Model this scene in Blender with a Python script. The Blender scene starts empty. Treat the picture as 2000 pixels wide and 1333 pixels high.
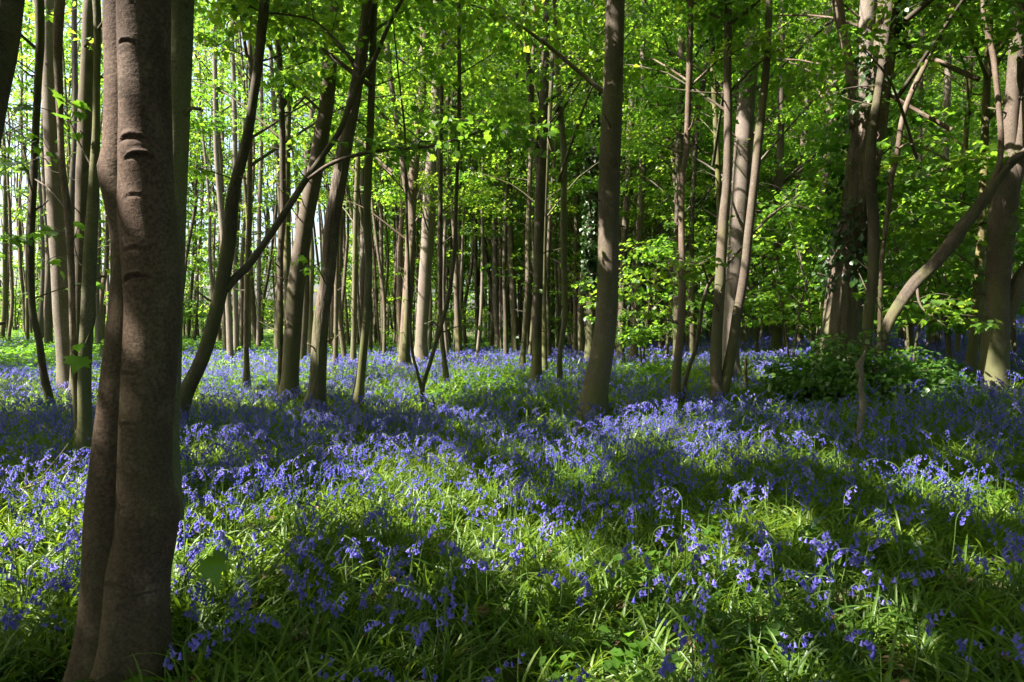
import bpy, math, random
import numpy as np
from mathutils import Vector
S = bpy.context.scene
rad = math.radians
rng = np.random.default_rng(7)
random.seed(7)

# ------------------------------------------------------------------ camera
CAMH = 1.2
PITCH = rad(1.14)                      # looking slightly down
FPX = 2000 * 24 / 36
cd = bpy.data.cameras.new("camera"); cam = bpy.data.objects.new("camera", cd)
S.collection.objects.link(cam); S.camera = cam
cd.lens = 24; cd.sensor_width = 36; cd.clip_end = 600; cd.clip_start = 0.05
cam.location = (0, 0, CAMH); cam.rotation_euler = (rad(90) - PITCH, 0, 0)

# ------------------------------------------------------------------ sky, sun, exposure
SUN_EL, SUN_AZ = rad(47), rad(-108)    # azimuth from +Y towards +X
TOSUN = np.array([math.sin(SUN_AZ) * math.cos(SUN_EL), math.cos(SUN_AZ) * math.cos(SUN_EL), math.sin(SUN_EL)])
w = bpy.data.worlds.new("World"); S.world = w; w.use_nodes = True
nt = w.node_tree; bg = nt.nodes["Background"]
sky = nt.nodes.new("ShaderNodeTexSky"); sky.sky_type = 'NISHITA'; sky.sun_disc = False
sky.sun_elevation = SUN_EL; sky.sun_rotation = SUN_AZ; sky.air_density = 1.0; sky.dust_density = 5.0
nt.links.new(sky.outputs[0], bg.inputs[0]); bg.inputs[1].default_value = 0.09
sl = bpy.data.lights.new("sun", 'SUN'); sl.energy = 5.0; sl.angle = rad(0.5); sl.color = (1.0, 0.93, 0.82)
so = bpy.data.objects.new("sun", sl); S.collection.objects.link(so)
so.rotation_euler = Vector(tuple(-TOSUN)).to_track_quat('-Z', 'Y').to_euler(); so.location = (-20, -8, 30)
S.view_settings.view_transform = 'Standard'; S.view_settings.look = 'None'
S.view_settings.exposure = 2.5; S.view_settings.gamma = 1.0
S.cycles.max_bounces = 6; S.cycles.diffuse_bounces = 3; S.cycles.transmission_bounces = 3
S.cycles.glossy_bounces = 2; S.cycles.use_denoising = True; S.cycles.sample_clamp_indirect = 4
S.cycles.caustics_reflective = False; S.cycles.caustics_refractive = False

# ------------------------------------------------------------------ terrain and pixel -> place
def gz(x, y):
    x = np.asarray(x, float); y = np.asarray(y, float)
    t = np.clip(x - 1.0, 0, 30)
    s = 0.068 * t * t / (t + 1.2)
    s = s * np.clip((y - 2) / 5, 0, 1)
    n = 0.035 * np.sin(x * 0.9 + 1.3) * np.sin(y * 0.7 + .4) + 0.02 * np.sin(x * 2.1 + y * 1.3)
    l = 0.02 * np.clip(-x - 6, 0, 40) * np.clip((y - 14) / 10, 0, 1)
    return s + n * np.clip(y / 4, 0, 1) + l
def ray(px, py):
    a = (px - 1000) / FPX; b = -(py - 666.5) / FPX
    return np.array([a, math.cos(PITCH) + b * math.sin(PITCH), -math.sin(PITCH) + b * math.cos(PITCH)])
def at(px, py, Y):
    r = ray(px, py); return np.array([0, 0, CAMH]) + r * (Y / r[1])
def ground_at(px, py, lift=0.2):
    lo = 1.0
    while lo < 70:
        p = at(px, py, lo)
        if p[2] <= gz(p[0], p[1]) + lift: break
        lo += 0.05
    p = at(px, py, lo); p[2] = float(gz(p[0], p[1])); return p

# ------------------------------------------------------------------ materials
def mk(name):
    m = bpy.data.materials.new(name); m.use_nodes = True
    t = m.node_tree; t.nodes.clear()
    o = t.nodes.new("ShaderNodeOutputMaterial"); return m, t, o
def ramp(t, stops):
    r = t.nodes.new("ShaderNodeValToRGB"); e = r.color_ramp.elements
    while len(e) < len(stops): e.new(0.5)
    for k, (p, c) in enumerate(stops): e[k].position = p; e[k].color = (*c, 1)
    return r
def leaf_mat(name, stops, tstops, trans=0.45, rough=0.45, spec=0.4):
    m, t, o = mk(name)
    a = t.nodes.new("ShaderNodeAttribute"); a.attribute_name = "var"
    oi = t.nodes.new("ShaderNodeObjectInfo")
    add = t.nodes.new("ShaderNodeMath"); add.operation = 'MULTIPLY_ADD'
    add.inputs[1].default_value = 0.25
    t.links.new(oi.outputs["Random"], add.inputs[0])
    sc = t.nodes.new("ShaderNodeMath"); sc.operation = 'MULTIPLY'; sc.inputs[1].default_value = 0.75
    t.links.new(a.outputs["Fac"], sc.inputs[0]); t.links.new(sc.outputs[0], add.inputs[2])
    r1 = ramp(t, stops); r2 = ramp(t, tstops)
    t.links.new(add.outputs[0], r1.inputs[0]); t.links.new(add.outputs[0], r2.inputs[0])
    p = t.nodes.new("ShaderNodeBsdfPrincipled"); p.inputs["Roughness"].default_value = rough
    p.inputs["Specular IOR Level"].default_value = spec
    t.links.new(r1.outputs[0], p.inputs["Base Color"])
    tr = t.nodes.new("ShaderNodeBsdfTranslucent"); t.links.new(r2.outputs[0], tr.inputs[0])
    mx = t.nodes.new("ShaderNodeMixShader"); mx.inputs[0].default_value = trans
    t.links.new(p.outputs[0], mx.inputs[1]); t.links.new(tr.outputs[0], mx.inputs[2])
    t.links.new(mx.outputs[0], o.inputs[0]); return m
M = {}
M['leaf'] = leaf_mat("tree_leaf", [(0, (.035, .085, .012)), (.5, (.062, .135, .016)), (1, (.12, .19, .022))],
                     [(0, (.10, .28, .02)), (.5, (.24, .46, .03)), (1, (.48, .62, .045))], .5, .42, .45)
M['deepleaf'] = leaf_mat("shrub_leaf", [(0, (.03, .08, .014)), (1, (.07, .14, .022))],
                         [(0, (.09, .24, .02)), (1, (.2, .40, .03))], .4, .4, .5)
M['ivy'] = leaf_mat("ivy_leaf", [(0, (.015, .04, .01)), (1, (.035, .08, .018))],
                    [(0, (.03, .09, .01)), (1, (.06, .15, .02))], .25, .35, .5)
M['strap'] = leaf_mat("bluebell_leaf", [(0, (.032, .080, .012)), (.5, (.085, .145, .016)), (1, (.22, .26, .04))],
                      [(0, (.12, .25, .02)), (.6, (.32, .46, .02)), (1, (.58, .62, .06))], .4, .42, .35)
M['bell'] = leaf_mat("bluebell_petal", [(0, (.065, .07, .43)), (.5, (.14, .125, .58)), (1, (.33, .27, .72))],
                     [(0, (.08, .09, .52)), (.5, (.19, .17, .67)), (1, (.42, .34, .8))], .45, .5, .3)
M['stalk'] = leaf_mat("flower_stalk", [(0, (.07, .14, .03)), (1, (.13, .2, .05))],
                      [(0, (.1, .22, .03)), (1, (.2, .35, .05))], .25, .4, .4)
M['dead'] = leaf_mat("dead_leaf", [(0, (.08, .045, .025)), (.5, (.15, .085, .055)), (1, (.25, .16, .11))],
                     [(0, (.12, .06, .03)), (1, (.3, .18, .1))], .15, .7, .2)

def bark_mat(name, c0, c1, lich, furrow=False, moss=0.0, foot=.7):
    m, t, o = mk(name); N = t.nodes; L = t.links
    tc = N.new("ShaderNodeTexCoord"); oi = N.new("ShaderNodeObjectInfo")
    va = N.new("ShaderNodeVectorMath"); va.operation = 'ADD'
    L.new(tc.outputs["Object"], va.inputs[0])
    cv = N.new("ShaderNodeCombineXYZ"); ml = N.new("ShaderNodeMath"); ml.operation = 'MULTIPLY'; ml.inputs[1].default_value = 37
    L.new(oi.outputs["Random"], ml.inputs[0]); L.new(ml.outputs[0], cv.inputs[0]); L.new(ml.outputs[0], cv.inputs[2])
    L.new(cv.outputs[0], va.inputs[1])
    def mp(sx, sy, sz):
        q = N.new("ShaderNodeMapping"); q.inputs["Scale"].default_value = (sx, sy, sz)
        L.new(va.outputs[0], q.inputs[0]); return q
    def noise(mapn, scale, det=4, ro=.6):
        q = N.new("ShaderNodeTexNoise"); q.inputs["Scale"].default_value = scale
        q.inputs["Detail"].default_value = det; q.inputs["Roughness"].default_value = ro
        L.new(mapn.outputs[0], q.inputs["Vector"]); return q
    n1 = noise(mp(1, 1, .35), 4.5, 5)
    base = ramp(t, [(.3, c0), (.7, c1)]); L.new(n1.outputs[0], base.inputs[0])
    n2 = noise(mp(1, 1, .7), 9 if not furrow else 6, 6, .7)
    lr = ramp(t, [(.5, (0, 0, 0)), (.68, (1, 1, 1))]); L.new(n2.outputs[0], lr.inputs[0])
    mx = N.new("ShaderNodeMix"); mx.data_type = 'RGBA'; mx.inputs["B"].default_value = (*lich, 1)
    sc = N.new("ShaderNodeMath"); sc.operation = 'MULTIPLY'; sc.inputs[1].default_value = .55
    L.new(lr.outputs[0], sc.inputs[0]); L.new(sc.outputs[0], mx.inputs["Factor"]); L.new(base.outputs[0], mx.inputs["A"])
    # fine speckle
    n3 = noise(mp(1, 1, 1), 90, 3, .7)
    sp = ramp(t, [(.36, (.45, .45, .45)), (.64, (1.45, 1.45, 1.45))]); L.new(n3.outputs[0], sp.inputs[0])
    mu = N.new("ShaderNodeMix"); mu.data_type = 'RGBA'; mu.blend_type = 'MULTIPLY'; mu.inputs["Factor"].default_value = .8
    L.new(mx.outputs["Result"], mu.inputs["A"]); L.new(sp.outputs[0], mu.inputs["B"])
    last = mu
    if moss > 0:
        n4 = noise(mp(1, 1, .25), 3.2, 4)
        mr = ramp(t, [(.62 - .25 * moss, (0, 0, 0)), (.8 - .2 * moss, (1, 1, 1))]); L.new(n4.outputs[0], mr.inputs[0])
        mm = N.new("ShaderNodeMix"); mm.data_type = 'RGBA'; mm.inputs["B"].default_value = (.13, .13, .035, 1)
        sf = N.new("ShaderNodeMath"); sf.operation = 'MULTIPLY'; sf.inputs[1].default_value = .75
        L.new(mr.outputs[0], sf.inputs[0]); L.new(sf.outputs[0], mm.inputs["Factor"])
        L.new(last.outputs["Result"], mm.inputs["A"]); last = mm
    n5 = noise(mp(1, 1, .5), 3.7, 5, .65); sx = N.new("ShaderNodeSeparateXYZ"); L.new(tc.outputs["Object"], sx.inputs[0])
    mr5 = N.new("ShaderNodeMapRange"); mr5.inputs["From Min"].default_value = 0; mr5.inputs["From Max"].default_value = 2.2
    mr5.inputs["To Min"].default_value = .20; mr5.inputs["To Max"].default_value = 0.0; L.new(sx.outputs[2], mr5.inputs[0])
    ad = N.new("ShaderNodeMath"); ad.operation = 'ADD'; L.new(n5.outputs[0], ad.inputs[0]); L.new(mr5.outputs[0], ad.inputs[1])
    r5 = ramp(t, [(.52, (0, 0, 0)), (.72, (1, 1, 1))]); L.new(ad.outputs[0], r5.inputs[0])
    f5 = N.new("ShaderNodeMath"); f5.operation = 'MULTIPLY'; f5.inputs[1].default_value = foot; L.new(r5.outputs[0], f5.inputs[0])
    m5 = N.new("ShaderNodeMix"); m5.data_type = 'RGBA'; m5.inputs["B"].default_value = (.075, .085, .03, 1)
    L.new(f5.outputs[0], m5.inputs["Factor"]); L.new(last.outputs["Result"], m5.inputs["A"]); last = m5
    p = N.new("ShaderNodeBsdfPrincipled"); p.inputs["Roughness"].default_value = .85
    p.inputs["Specular IOR Level"].default_value = .2
    L.new(last.outputs["Result"], p.inputs["Base Color"])
    # relief
    if furrow:
        nb = noise(mp(1, 1, .12), 36, 5, .6); amp = .035
    else:
        nb = noise(mp(.7, .7, 1.7), 30, 5, .65); amp = .0028
    b = N.new("ShaderNodeBump"); b.inputs["Distance"].default_value = amp; b.inputs["Strength"].default_value = .9
    L.new(nb.outputs[0], b.inputs["Height"])
    b2 = N.new("ShaderNodeBump"); b2.inputs["Distance"].default_value = .0028; b2.inputs["Strength"].default_value = .8
    L.new(n3.outputs[0], b2.inputs["Height"]); L.new(b.outputs[0], b2.inputs["Normal"])
    L.new(b2.outputs[0], p.inputs["Normal"]); L.new(p.outputs[0], o.inputs[0]); return m
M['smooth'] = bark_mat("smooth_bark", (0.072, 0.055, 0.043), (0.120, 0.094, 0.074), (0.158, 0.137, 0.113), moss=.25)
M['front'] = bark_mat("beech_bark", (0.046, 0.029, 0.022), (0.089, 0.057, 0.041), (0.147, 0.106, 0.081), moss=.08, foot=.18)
M['pale'] = bark_mat("pale_sunlit_bark", (0.117, 0.093, 0.079), (0.163, 0.136, 0.117), (0.190, 0.167, 0.145), moss=.1, foot=.4)  # paleness of sunlit trunks put into the bark colour; also serves dead wood
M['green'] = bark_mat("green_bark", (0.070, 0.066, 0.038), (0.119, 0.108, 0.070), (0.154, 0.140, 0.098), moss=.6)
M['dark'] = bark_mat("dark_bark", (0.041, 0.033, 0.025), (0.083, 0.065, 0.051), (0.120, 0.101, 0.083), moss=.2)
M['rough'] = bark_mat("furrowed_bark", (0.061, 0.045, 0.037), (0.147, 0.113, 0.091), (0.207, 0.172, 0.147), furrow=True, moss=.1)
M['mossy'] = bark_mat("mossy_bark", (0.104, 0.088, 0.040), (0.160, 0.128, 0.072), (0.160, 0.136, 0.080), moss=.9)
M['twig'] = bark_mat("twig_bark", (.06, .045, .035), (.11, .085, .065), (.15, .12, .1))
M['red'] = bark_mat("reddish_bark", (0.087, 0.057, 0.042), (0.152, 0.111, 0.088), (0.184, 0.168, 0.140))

def ground_mat():
    m, t, o = mk("woodland_soil"); N = t.nodes; L = t.links
    tc = N.new("ShaderNodeTexCoord")
    n = N.new("ShaderNodeTexNoise"); n.inputs["Scale"].default_value = 9; n.inputs["Detail"].default_value = 8
    L.new(tc.outputs["Object"], n.inputs["Vector"])
    r = ramp(t, [(.3, (.018, .014, .008)), (.5, (.045, .034, .02)), (.75, (.11, .075, .045))]); L.new(n.outputs[0], r.inputs[0])
    n2 = N.new("ShaderNodeTexNoise"); n2.inputs["Scale"].default_value = 2.2; n2.inputs["Detail"].default_value = 7
    L.new(tc.outputs["Object"], n2.inputs["Vector"])
    r2 = ramp(t, [(.42, (0, 0, 0)), (.6, (1, 1, 1))]); L.new(n2.outputs[0], r2.inputs[0])
    mx = N.new("ShaderNodeMix"); mx.data_type = 'RGBA'; mx.inputs["B"].default_value = (.035, .07, .015, 1)
    L.new(r2.outputs[0], mx.inputs["Factor"]); L.new(r.outputs[0], mx.inputs["A"])
    p = N.new("ShaderNodeBsdfPrincipled"); p.inputs["Roughness"].default_value = .95; p.inputs["Specular IOR Level"].default_value = .1
    L.new(mx.outputs["Result"], p.inputs["Base Color"])
    b = N.new("ShaderNodeBump"); b.inputs["Distance"].default_value = .04; L.new(n.outputs[0], b.inputs["Height"])
    L.new(b.outputs[0], p.inputs["Normal"]); L.new(p.outputs[0], o.inputs[0]); return m
M['ground'] = ground_mat()

# ------------------------------------------------------------------ mesh helpers
def build(name, V, faces, mats, parent=None, loc=None, smooth=True, var=None, fmat=None):
    """faces: list of (n,k) int arrays; fmat: list of material index (scalar or array) for each"""
    me = bpy.data.meshes.new(name)
    V = np.asarray(V, np.float32)
    faces = [np.asarray(f, np.int64) for f in faces if len(f)]
    me.vertices.add(len(V)); me.vertices.foreach_set("co", V.ravel())
    nl = sum(f.size for f in faces); nf = sum(len(f) for f in faces)
    me.loops.add(nl); me.polygons.add(nf)
    me.loops.foreach_set("vertex_index", np.concatenate([f.ravel() for f in faces]).astype(np.int32))
    tot = np.concatenate([np.full(len(f), f.shape[1]) for f in faces]); st = np.concatenate([[0], np.cumsum(tot)[:-1]])
    me.polygons.foreach_set("loop_start", st.astype(np.int32)); me.polygons.foreach_set("loop_total", tot.astype(np.int32))
    for m in (mats if isinstance(mats, (list, tuple)) else [mats]): me.materials.append(m)
    if fmat is not None:
        me.polygons.foreach_set("material_index", np.concatenate([np.broadcast_to(q, (len(f),)) for q, f in zip(fmat, faces)]).astype(np.int32))
    me.polygons.foreach_set("use_smooth", np.full(nf, smooth))
    me.update(calc_edges=True)
    if var is not None:
        a = me.attributes.new("var", 'FLOAT', 'POINT'); a.data.foreach_set("value", np.asarray(var, np.float32))
    o = bpy.data.objects.new(name, me); S.collection.objects.link(o)
    if parent is not None: o.parent = parent
    if loc is not None: o.location = loc
    return o
def empty(name, loc, label, cat, group=None, rz=0):
    o = bpy.data.objects.new(name, None); S.collection.objects.link(o)
    o.empty_display_size = .1
    o.location = tuple(loc); o.rotation_euler = (0, 0, rz); tag(o, label, cat, group); return o
def tag(o, label=None, cat=None, group=None, kind=None):
    if label: o['label'] = label
    if cat: o['category'] = cat
    if group: o['group'] = group
    if kind: o['kind'] = kind
    return o
class Geo:
    def __init__(s): s.V = []; s.F = []; s.m = []; s.var = []; s.n = 0
    def add(s, V, faces, mi=0, var=.5):
        s.V.append(V)
        for f in faces: s.F.append(np.asarray(f) + s.n); s.m.append(mi)
        s.var.append(np.broadcast_to(np.asarray(var, float), (len(V),)).copy()); s.n += len(V)
    def make(s, name, mats, parent=None, base=None, smooth=True):
        V = np.concatenate(s.V)
        if base is not None: V = V - np.asarray(base)
        # merge arrays by arity
        F = []; mm = []
        for k in (3, 4):
            fs = [f for f in s.F if f.shape[1] == k]
            if fs:
                F.append(np.concatenate(fs)); mm.append(np.concatenate([np.full(len(f), m) for f, m in zip(s.F, s.m) if f.shape[1] == k]))
        return build(name, V, F, mats, parent, None, smooth, np.concatenate(s.var), mm)
def catmull(P, ds):
    P = np.asarray(P, float)
    if len(P) < 3:
        L = np.linalg.norm(P[-1][:3] - P[0][:3]); n = max(2, int(L / ds) + 1)
        return P[0] + (P[-1] - P[0]) * np.linspace(0, 1, n)[:, None]
    Q = np.vstack([2 * P[0] - P[1], P, 2 * P[-1] - P[-2]]); out = []
    for i in range(1, len(Q) - 2):
        n = max(1, int(np.linalg.norm(Q[i + 1][:3] - Q[i][:3]) / ds))
        t = (np.arange(n) / n)[:, None]
        a, b, c, d = Q[i - 1], Q[i], Q[i + 1], Q[i + 2]
        out.append(.5 * (2 * b + (c - a) * t + (2 * a - 5 * b + 4 * c - d) * t ** 2 + (3 * b - a - 3 * c + d) * t ** 3))
    out.append(P[-1:]); return np.vstack(out)
def tube(P, R, seg=12, disp=None, cap=True):
    """P (n,3), R (n,); disp(theta (seg,), s (n,)) -> multiplier (n,seg)"""
    P = np.asarray(P, float); R = np.maximum(np.asarray(R, float), .0008); n = len(P)
    T = np.gradient(P, axis=0); T /= np.linalg.norm(T, axis=1)[:, None] + 1e-9
    ref = np.array([1., 0, 0]) if abs(T[0][0]) < .8 else np.array([0, 1., 0])
    A = np.empty_like(T)
    a = ref
    for i in range(n):
        a = a - T[i] * a.dot(T[i]); a = a / (np.linalg.norm(a) + 1e-9); A[i] = a
    B = np.cross(T, A)
    th = np.linspace(0, 2 * np.pi, seg, endpoint=False)
    mul = np.ones((n, seg)) if disp is None else disp(th[None, :], P[:, 2][:, None], np.arange(n)[:, None])
    rr = R[:, None] * mul
    V = P[:, None, :] + rr[..., None] * (np.cos(th)[None, :, None] * A[:, None, :] + np.sin(th)[None, :, None] * B[:, None, :])
    V = V.reshape(-1, 3)
    i = np.arange(n - 1)[:, None]; j = np.arange(seg)[None, :]; k = (j + 1) % seg
    F = np.stack([i * seg + j, i * seg + k, (i + 1) * seg + k, (i + 1) * seg + j], -1).reshape(-1, 4)
    fs = [F]
    if cap:
        V = np.vstack([V, P[-1]]); c = len(V) - 1; j = np.arange(seg)
        fs.append(np.stack([(n - 1) * seg + j, (n - 1) * seg + (j + 1) % seg, np.full(seg, c)], -1))
    return V, fs
def rot_from(yaw, pitch, roll):
    cy, sy, cp, sp, cr, sr = np.cos(yaw), np.sin(yaw), np.cos(pitch), np.sin(pitch), np.cos(roll), np.sin(roll)
    Rz = np.zeros((len(yaw), 3, 3)); Rz[:, 0, 0] = cy; Rz[:, 0, 1] = -sy; Rz[:, 1, 0] = sy; Rz[:, 1, 1] = cy; Rz[:, 2, 2] = 1
    Rx = np.zeros_like(Rz); Rx[:, 0, 0] = 1; Rx[:, 1, 1] = cp; Rx[:, 1, 2] = -sp; Rx[:, 2, 1] = sp; Rx[:, 2, 2] = cp
    Ry = np.zeros_like(Rz); Ry[:, 1, 1] = 1; Ry[:, 0, 0] = cr; Ry[:, 0, 2] = sr; Ry[:, 2, 0] = -sr; Ry[:, 2, 2] = cr
    return Rz @ Rx @ Ry
def scatter(T, pos, R, sc, var):
    """T: (V (k,3), faces list) -> V, faces, var"""
    TV, TF = T; n = len(pos); k = len(TV)
    V = np.einsum('nij,kj->nki', R, TV) * np.asarray(sc).reshape(n, 1, -1) + pos[:, None, :]
    off = (np.arange(n) * k)[:, None, None]
    F = [(f[None] + off).reshape(-1, f.shape[1]) for f in TF]
    return V.reshape(-1, 3), F, np.repeat(var, k)

# leaf shapes, petiole at the origin, blade along +Y
LF_FAR = (np.array([[0, 0, 0], [.42, .45, .07], [0, 1, -.12], [-.42, .45, .07]]), [np.array([[0, 1, 2], [0, 2, 3]])])
LF_MID = (np.array([[0, 0, 0], [.33, .22, .06], [.40, .58, .05], [0, 1, -.15], [-.40, .58, .05], [-.33, .22, .06], [0, .5, -.02]]),
          [np.array([[0, 1, 6], [1, 2, 6], [2, 3, 6], [3, 4, 6], [4, 5, 6], [5, 0, 6]])])
_mp = [(0, 0), (.12, .1), (.30, -.02), (.34, .16), (.56, .26), (.40, .42), (.52, .62), (.30, .60), (.20, .66), (.12, .80), (0, 1.05)]
_mp = _mp + [(-x, y) for x, y in _mp[-2:0:-1]]
_mv = [(x, y, .10 * abs(x) - .22 * y * y - .12 * x * x) for x, y in _mp] + [(0, .35, -.02)]
LF_MAPLE = (np.array(_mv), [np.array([[i, (i + 1) % len(_mp), len(_mp)] for i in range(len(_mp))])])

# ------------------------------------------------------------------ where sunlight reaches the floor (gaps cut through the crowns to shape the light)
# photograph-measured sun flecks: centre, half sizes (converted to places on the ground), strength
FLECK = [(60, 1010, 150, 80, 1), (110, 925, 110, 45, 1), (420, 1010, 130, 70, 1), (560, 955, 170, 50, 1), (740, 950, 160, 55, 1),
         (890, 950, 130, 60, 1), (930, 1010, 90, 45, 1), (1060, 1015, 80, 35, .8), (1120, 885, 70, 25, .8), (780, 880, 120, 25, .7), (1000, 850, 80, 14, .6),
         (1130, 1235, 120, 45, 1), (1250, 1200, 60, 30, 1), (960, 1130, 50, 40, .9), (1390, 1120, 45, 30, 1), (1370, 1015, 50, 25, .9), (1480, 965, 60, 25, .9), (1220, 1060, 40, 20, .8),
         (1870, 930, 110, 28, .9), (1740, 1000, 60, 25, .8), (1760, 920, 50, 20, .8), (1900, 1040, 60, 25, .8), (1640, 880, 40, 20, .9),
         (420, 735, 190, 26, 1), (500, 700, 190, 16, 1), (720, 700, 160, 13, 1), (960, 683, 150, 10, 1), (700, 745, 110, 12, 1), (60, 735, 110, 22, 1), (150, 755, 70, 12, 1),
         (900, 740, 90, 12, .8), (830, 765, 60, 8, .7), (1560, 720, 70, 14, .8), (1250, 830, 90, 16, .8), (1420, 848, 70, 16, .9), (1590, 860, 40, 15, .8),
         (1830, 735, 50, 15, .9), (1940, 735, 40, 16, .9), (1160, 850, 60, 15, .7), (40, 690, 120, 30, 1), (1300, 690, 60, 12, .5), (1880, 850, 60, 12, .6),
         (620, 820, 60, 9, .8), (420, 850, 60, 12, .9), (900, 810, 60, 8, .7), (1060, 800, 50, 8, .7), (1330, 790, 60, 9, .8), (250, 790, 60, 9, .8), (1480, 780, 60, 9, .8), (1350, 880, 50, 14, .9),
         (1000, 1090, 50, 20, .8), (700, 1060, 60, 18, .9), (1600, 1060, 50, 22, .8), (1700, 1150, 50, 25, .7), (1500, 1230, 50, 25, .7), (620, 1180, 40, 20, .6)]
EL = []
for fx, fy, rx, ry, st in FLECK:
    c = ground_at(fx, fy, .25); Y = c[1]
    EL.append((c[0], c[1], max(rx * Y / FPX, .12) + .04, max(ry * Y * Y / (FPX * 1.0), .15) + .03, st))
# parts of trunks that stand in sunlight: pixel, distance, radius
for px, py, Y, r in [(968, 560, 30, 1.6), (112, 330, 11, .25), (116, 500, 11, .4), (125, 640, 11, .5), (165, 330, 12, .25), (1452, 300, 13, .5), (1442, 400, 13, .5), (1438, 520, 13, .3),
                     (1940, 725, 9, .6), (1985, 140, 9, .35), (1968, 270, 9, .4), (1945, 640, 9, .3), (1800, 560, 8.7, .2), (1625, 690, 10.0, .9), (1632, 610, 10.0, .8), (1690, 60, 10.2, .5), (1685, 130, 10.2, .3),
                     (212, 60, 2.25, .12), (212, 190, 2.25, .12), (215, 430, 2.25, .14), (250, 150, 2.25, .12), (262, 330, 2.25, .1), (225, 480, 2.25, .1),
                     (1187, 500, 8, .16), (706, 700, 9, .4), (650, 350, 9, .3), (790, 640, 18, .7), (828, 600, 21, 1.2), (1050, 680, 14, .4), (1028, 150, 14, .6),
                     (1068, 100, 14, .5), (1830, 70, 10, .3), (1800, 560, 8.5, .25), (1480, 350, 12, .4), (1405, 300, 10, .3), (1345, 200, 10, .3), (1255, 300, 22, 1), (900, 280, 7, .6), (820, 250, 7, .5),
                     (1750, 250, 11, .9), (1850, 330, 10, .8), (1500, 400, 16, 1.2), (60, 350, 9, .5), (1200, 550, 16, 1.3), (1650, 520, 12, .5), (1300, 500, 16, 1.4), (450, 500, 9, .25)]:
    p = at(px, py, Y); k = (p[2] - .25) / TOSUN[2]; q = p - TOSUN * k
    EL.append((q[0], q[1], r * 1.25, r * 1.1, 1.0))
EL = np.array(EL); NF = len(FLECK)
# stems that stand in the shade of the crowns
SH = []
for px, py, Y, r in [(1197, 60, 8.2, .3), (1194, 180, 8.2, .3), (1191, 300, 8.2, .3), (1188, 400, 8.2, .28), (1184, 620, 8.2, .3), (1170, 730, 8.2, .3),
                     (290, 620, 2.25, .16), (285, 760, 2.25, .16), (275, 900, 2.25, .16), (265, 1050, 2.25, .18), (230, 700, 2.25, .15), (212, 1050, 2.25, .16), (290, 60, 2.25, .06),
                     (1850, 480, 8.7, .4), (1955, 500, 9, .25), (475, 300, 8.6, .3), (430, 600, 8.6, .25), 
                     (1330, 400, 9.8, .3), (1405, 450, 10, .3), (1710, 400, 9.3, .4), (710, 250, 9, .25)]:
    p = at(px, py, Y); k = (p[2] - .25) / TOSUN[2]; q = p - TOSUN * k; SH.append((q[0], q[1], r * 1.3))
def vnoise(x, y, f, seed):
    r = np.random.default_rng(seed); s = np.zeros_like(x)
    for k in range(7):
        a = r.uniform(0, 6.28); ff = f * r.uniform(.6, 1.7); s += np.sin((x * math.cos(a) + y * math.sin(a)) * ff + r.uniform(0, 6.28))
    return s / 7
def litval(P):
    P = np.atleast_2d(P); k = (P[:, 2] - .25) / TOSUN[2]; hx = P[:, 0] - TOSUN[0] * k; hy = P[:, 1] - TOSUN[1] * k; v = np.zeros(len(P))
    for cx, cy, rx, ry, st in EL[:NF]:
        v = np.maximum(v, np.clip(1.5 * (1.3 - ((hx - cx) / rx) ** 2 - ((hy - cy) / ry) ** 2), 0, 1))
    return v
def sunfilter(P):
    """True where the leaf stays; leaves are absent in the gaps that let the sun flecks through"""
    k = (P[:, 2] - .25) / TOSUN[2]; hx = P[:, 0] - TOSUN[0] * k; hy = P[:, 1] - TOSUN[1] * k
    wob = 1 + .45 * vnoise(hx, hy, 3.2, 5) + .25 * vnoise(hx, hy, 9, 6)
    lit = np.zeros(len(P))
    for cx, cy, rx, ry, st in EL:
        d = ((hx - cx) / rx) ** 2 + ((hy - cy) / ry) ** 2
        lit = np.maximum(lit, np.clip(1.6 * (1.25 * wob - d), 0, 1) * st)
    nz = .6 * vnoise(hx, hy, 1.3, 11) + .85 * vnoise(hx, hy, 4.4, 12) + .6 * vnoise(hx, hy, 9, 13)
    far = np.clip((hy - 9) / 10, 0, 1)
    lit = np.maximum(lit, np.clip((nz - (1.18 - .86 * far + .25 * np.clip((3.2 - hy) / 1.2, 0, 1))) * 7, 0, .97))
    for cx, cy, r in SH: lit = lit * np.clip((((hx - cx) / (r * 1.3)) ** 2 + ((hy - cy) / r) ** 2) - .5, 0, 1)
    return rng.random(len(P)) > lit * 1.7 - .1

# ------------------------------------------------------------------ ground
gx = np.concatenate([np.linspace(-160, -32, 24), np.linspace(-30, 30, 121), np.linspace(32, 160, 24)])
gy = np.concatenate([np.linspace(-60, -4, 12), np.linspace(-3, 50, 107), np.linspace(52, 200, 30)])
X, Y = np.meshgrid(gx, gy); nx, ny = len(gx), len(gy)
i = np.arange(ny - 1)[:, None]; j = np.arange(nx - 1)[None, :]
build("ground", np.stack([X, Y, gz(X, Y)], -1).reshape(-1, 3),
      [np.stack([i * nx + j, i * nx + j + 1, (i + 1) * nx + j + 1, (i + 1) * nx + j], -1).reshape(-1, 4)], M['ground'])['kind'] = 'structure'

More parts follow.
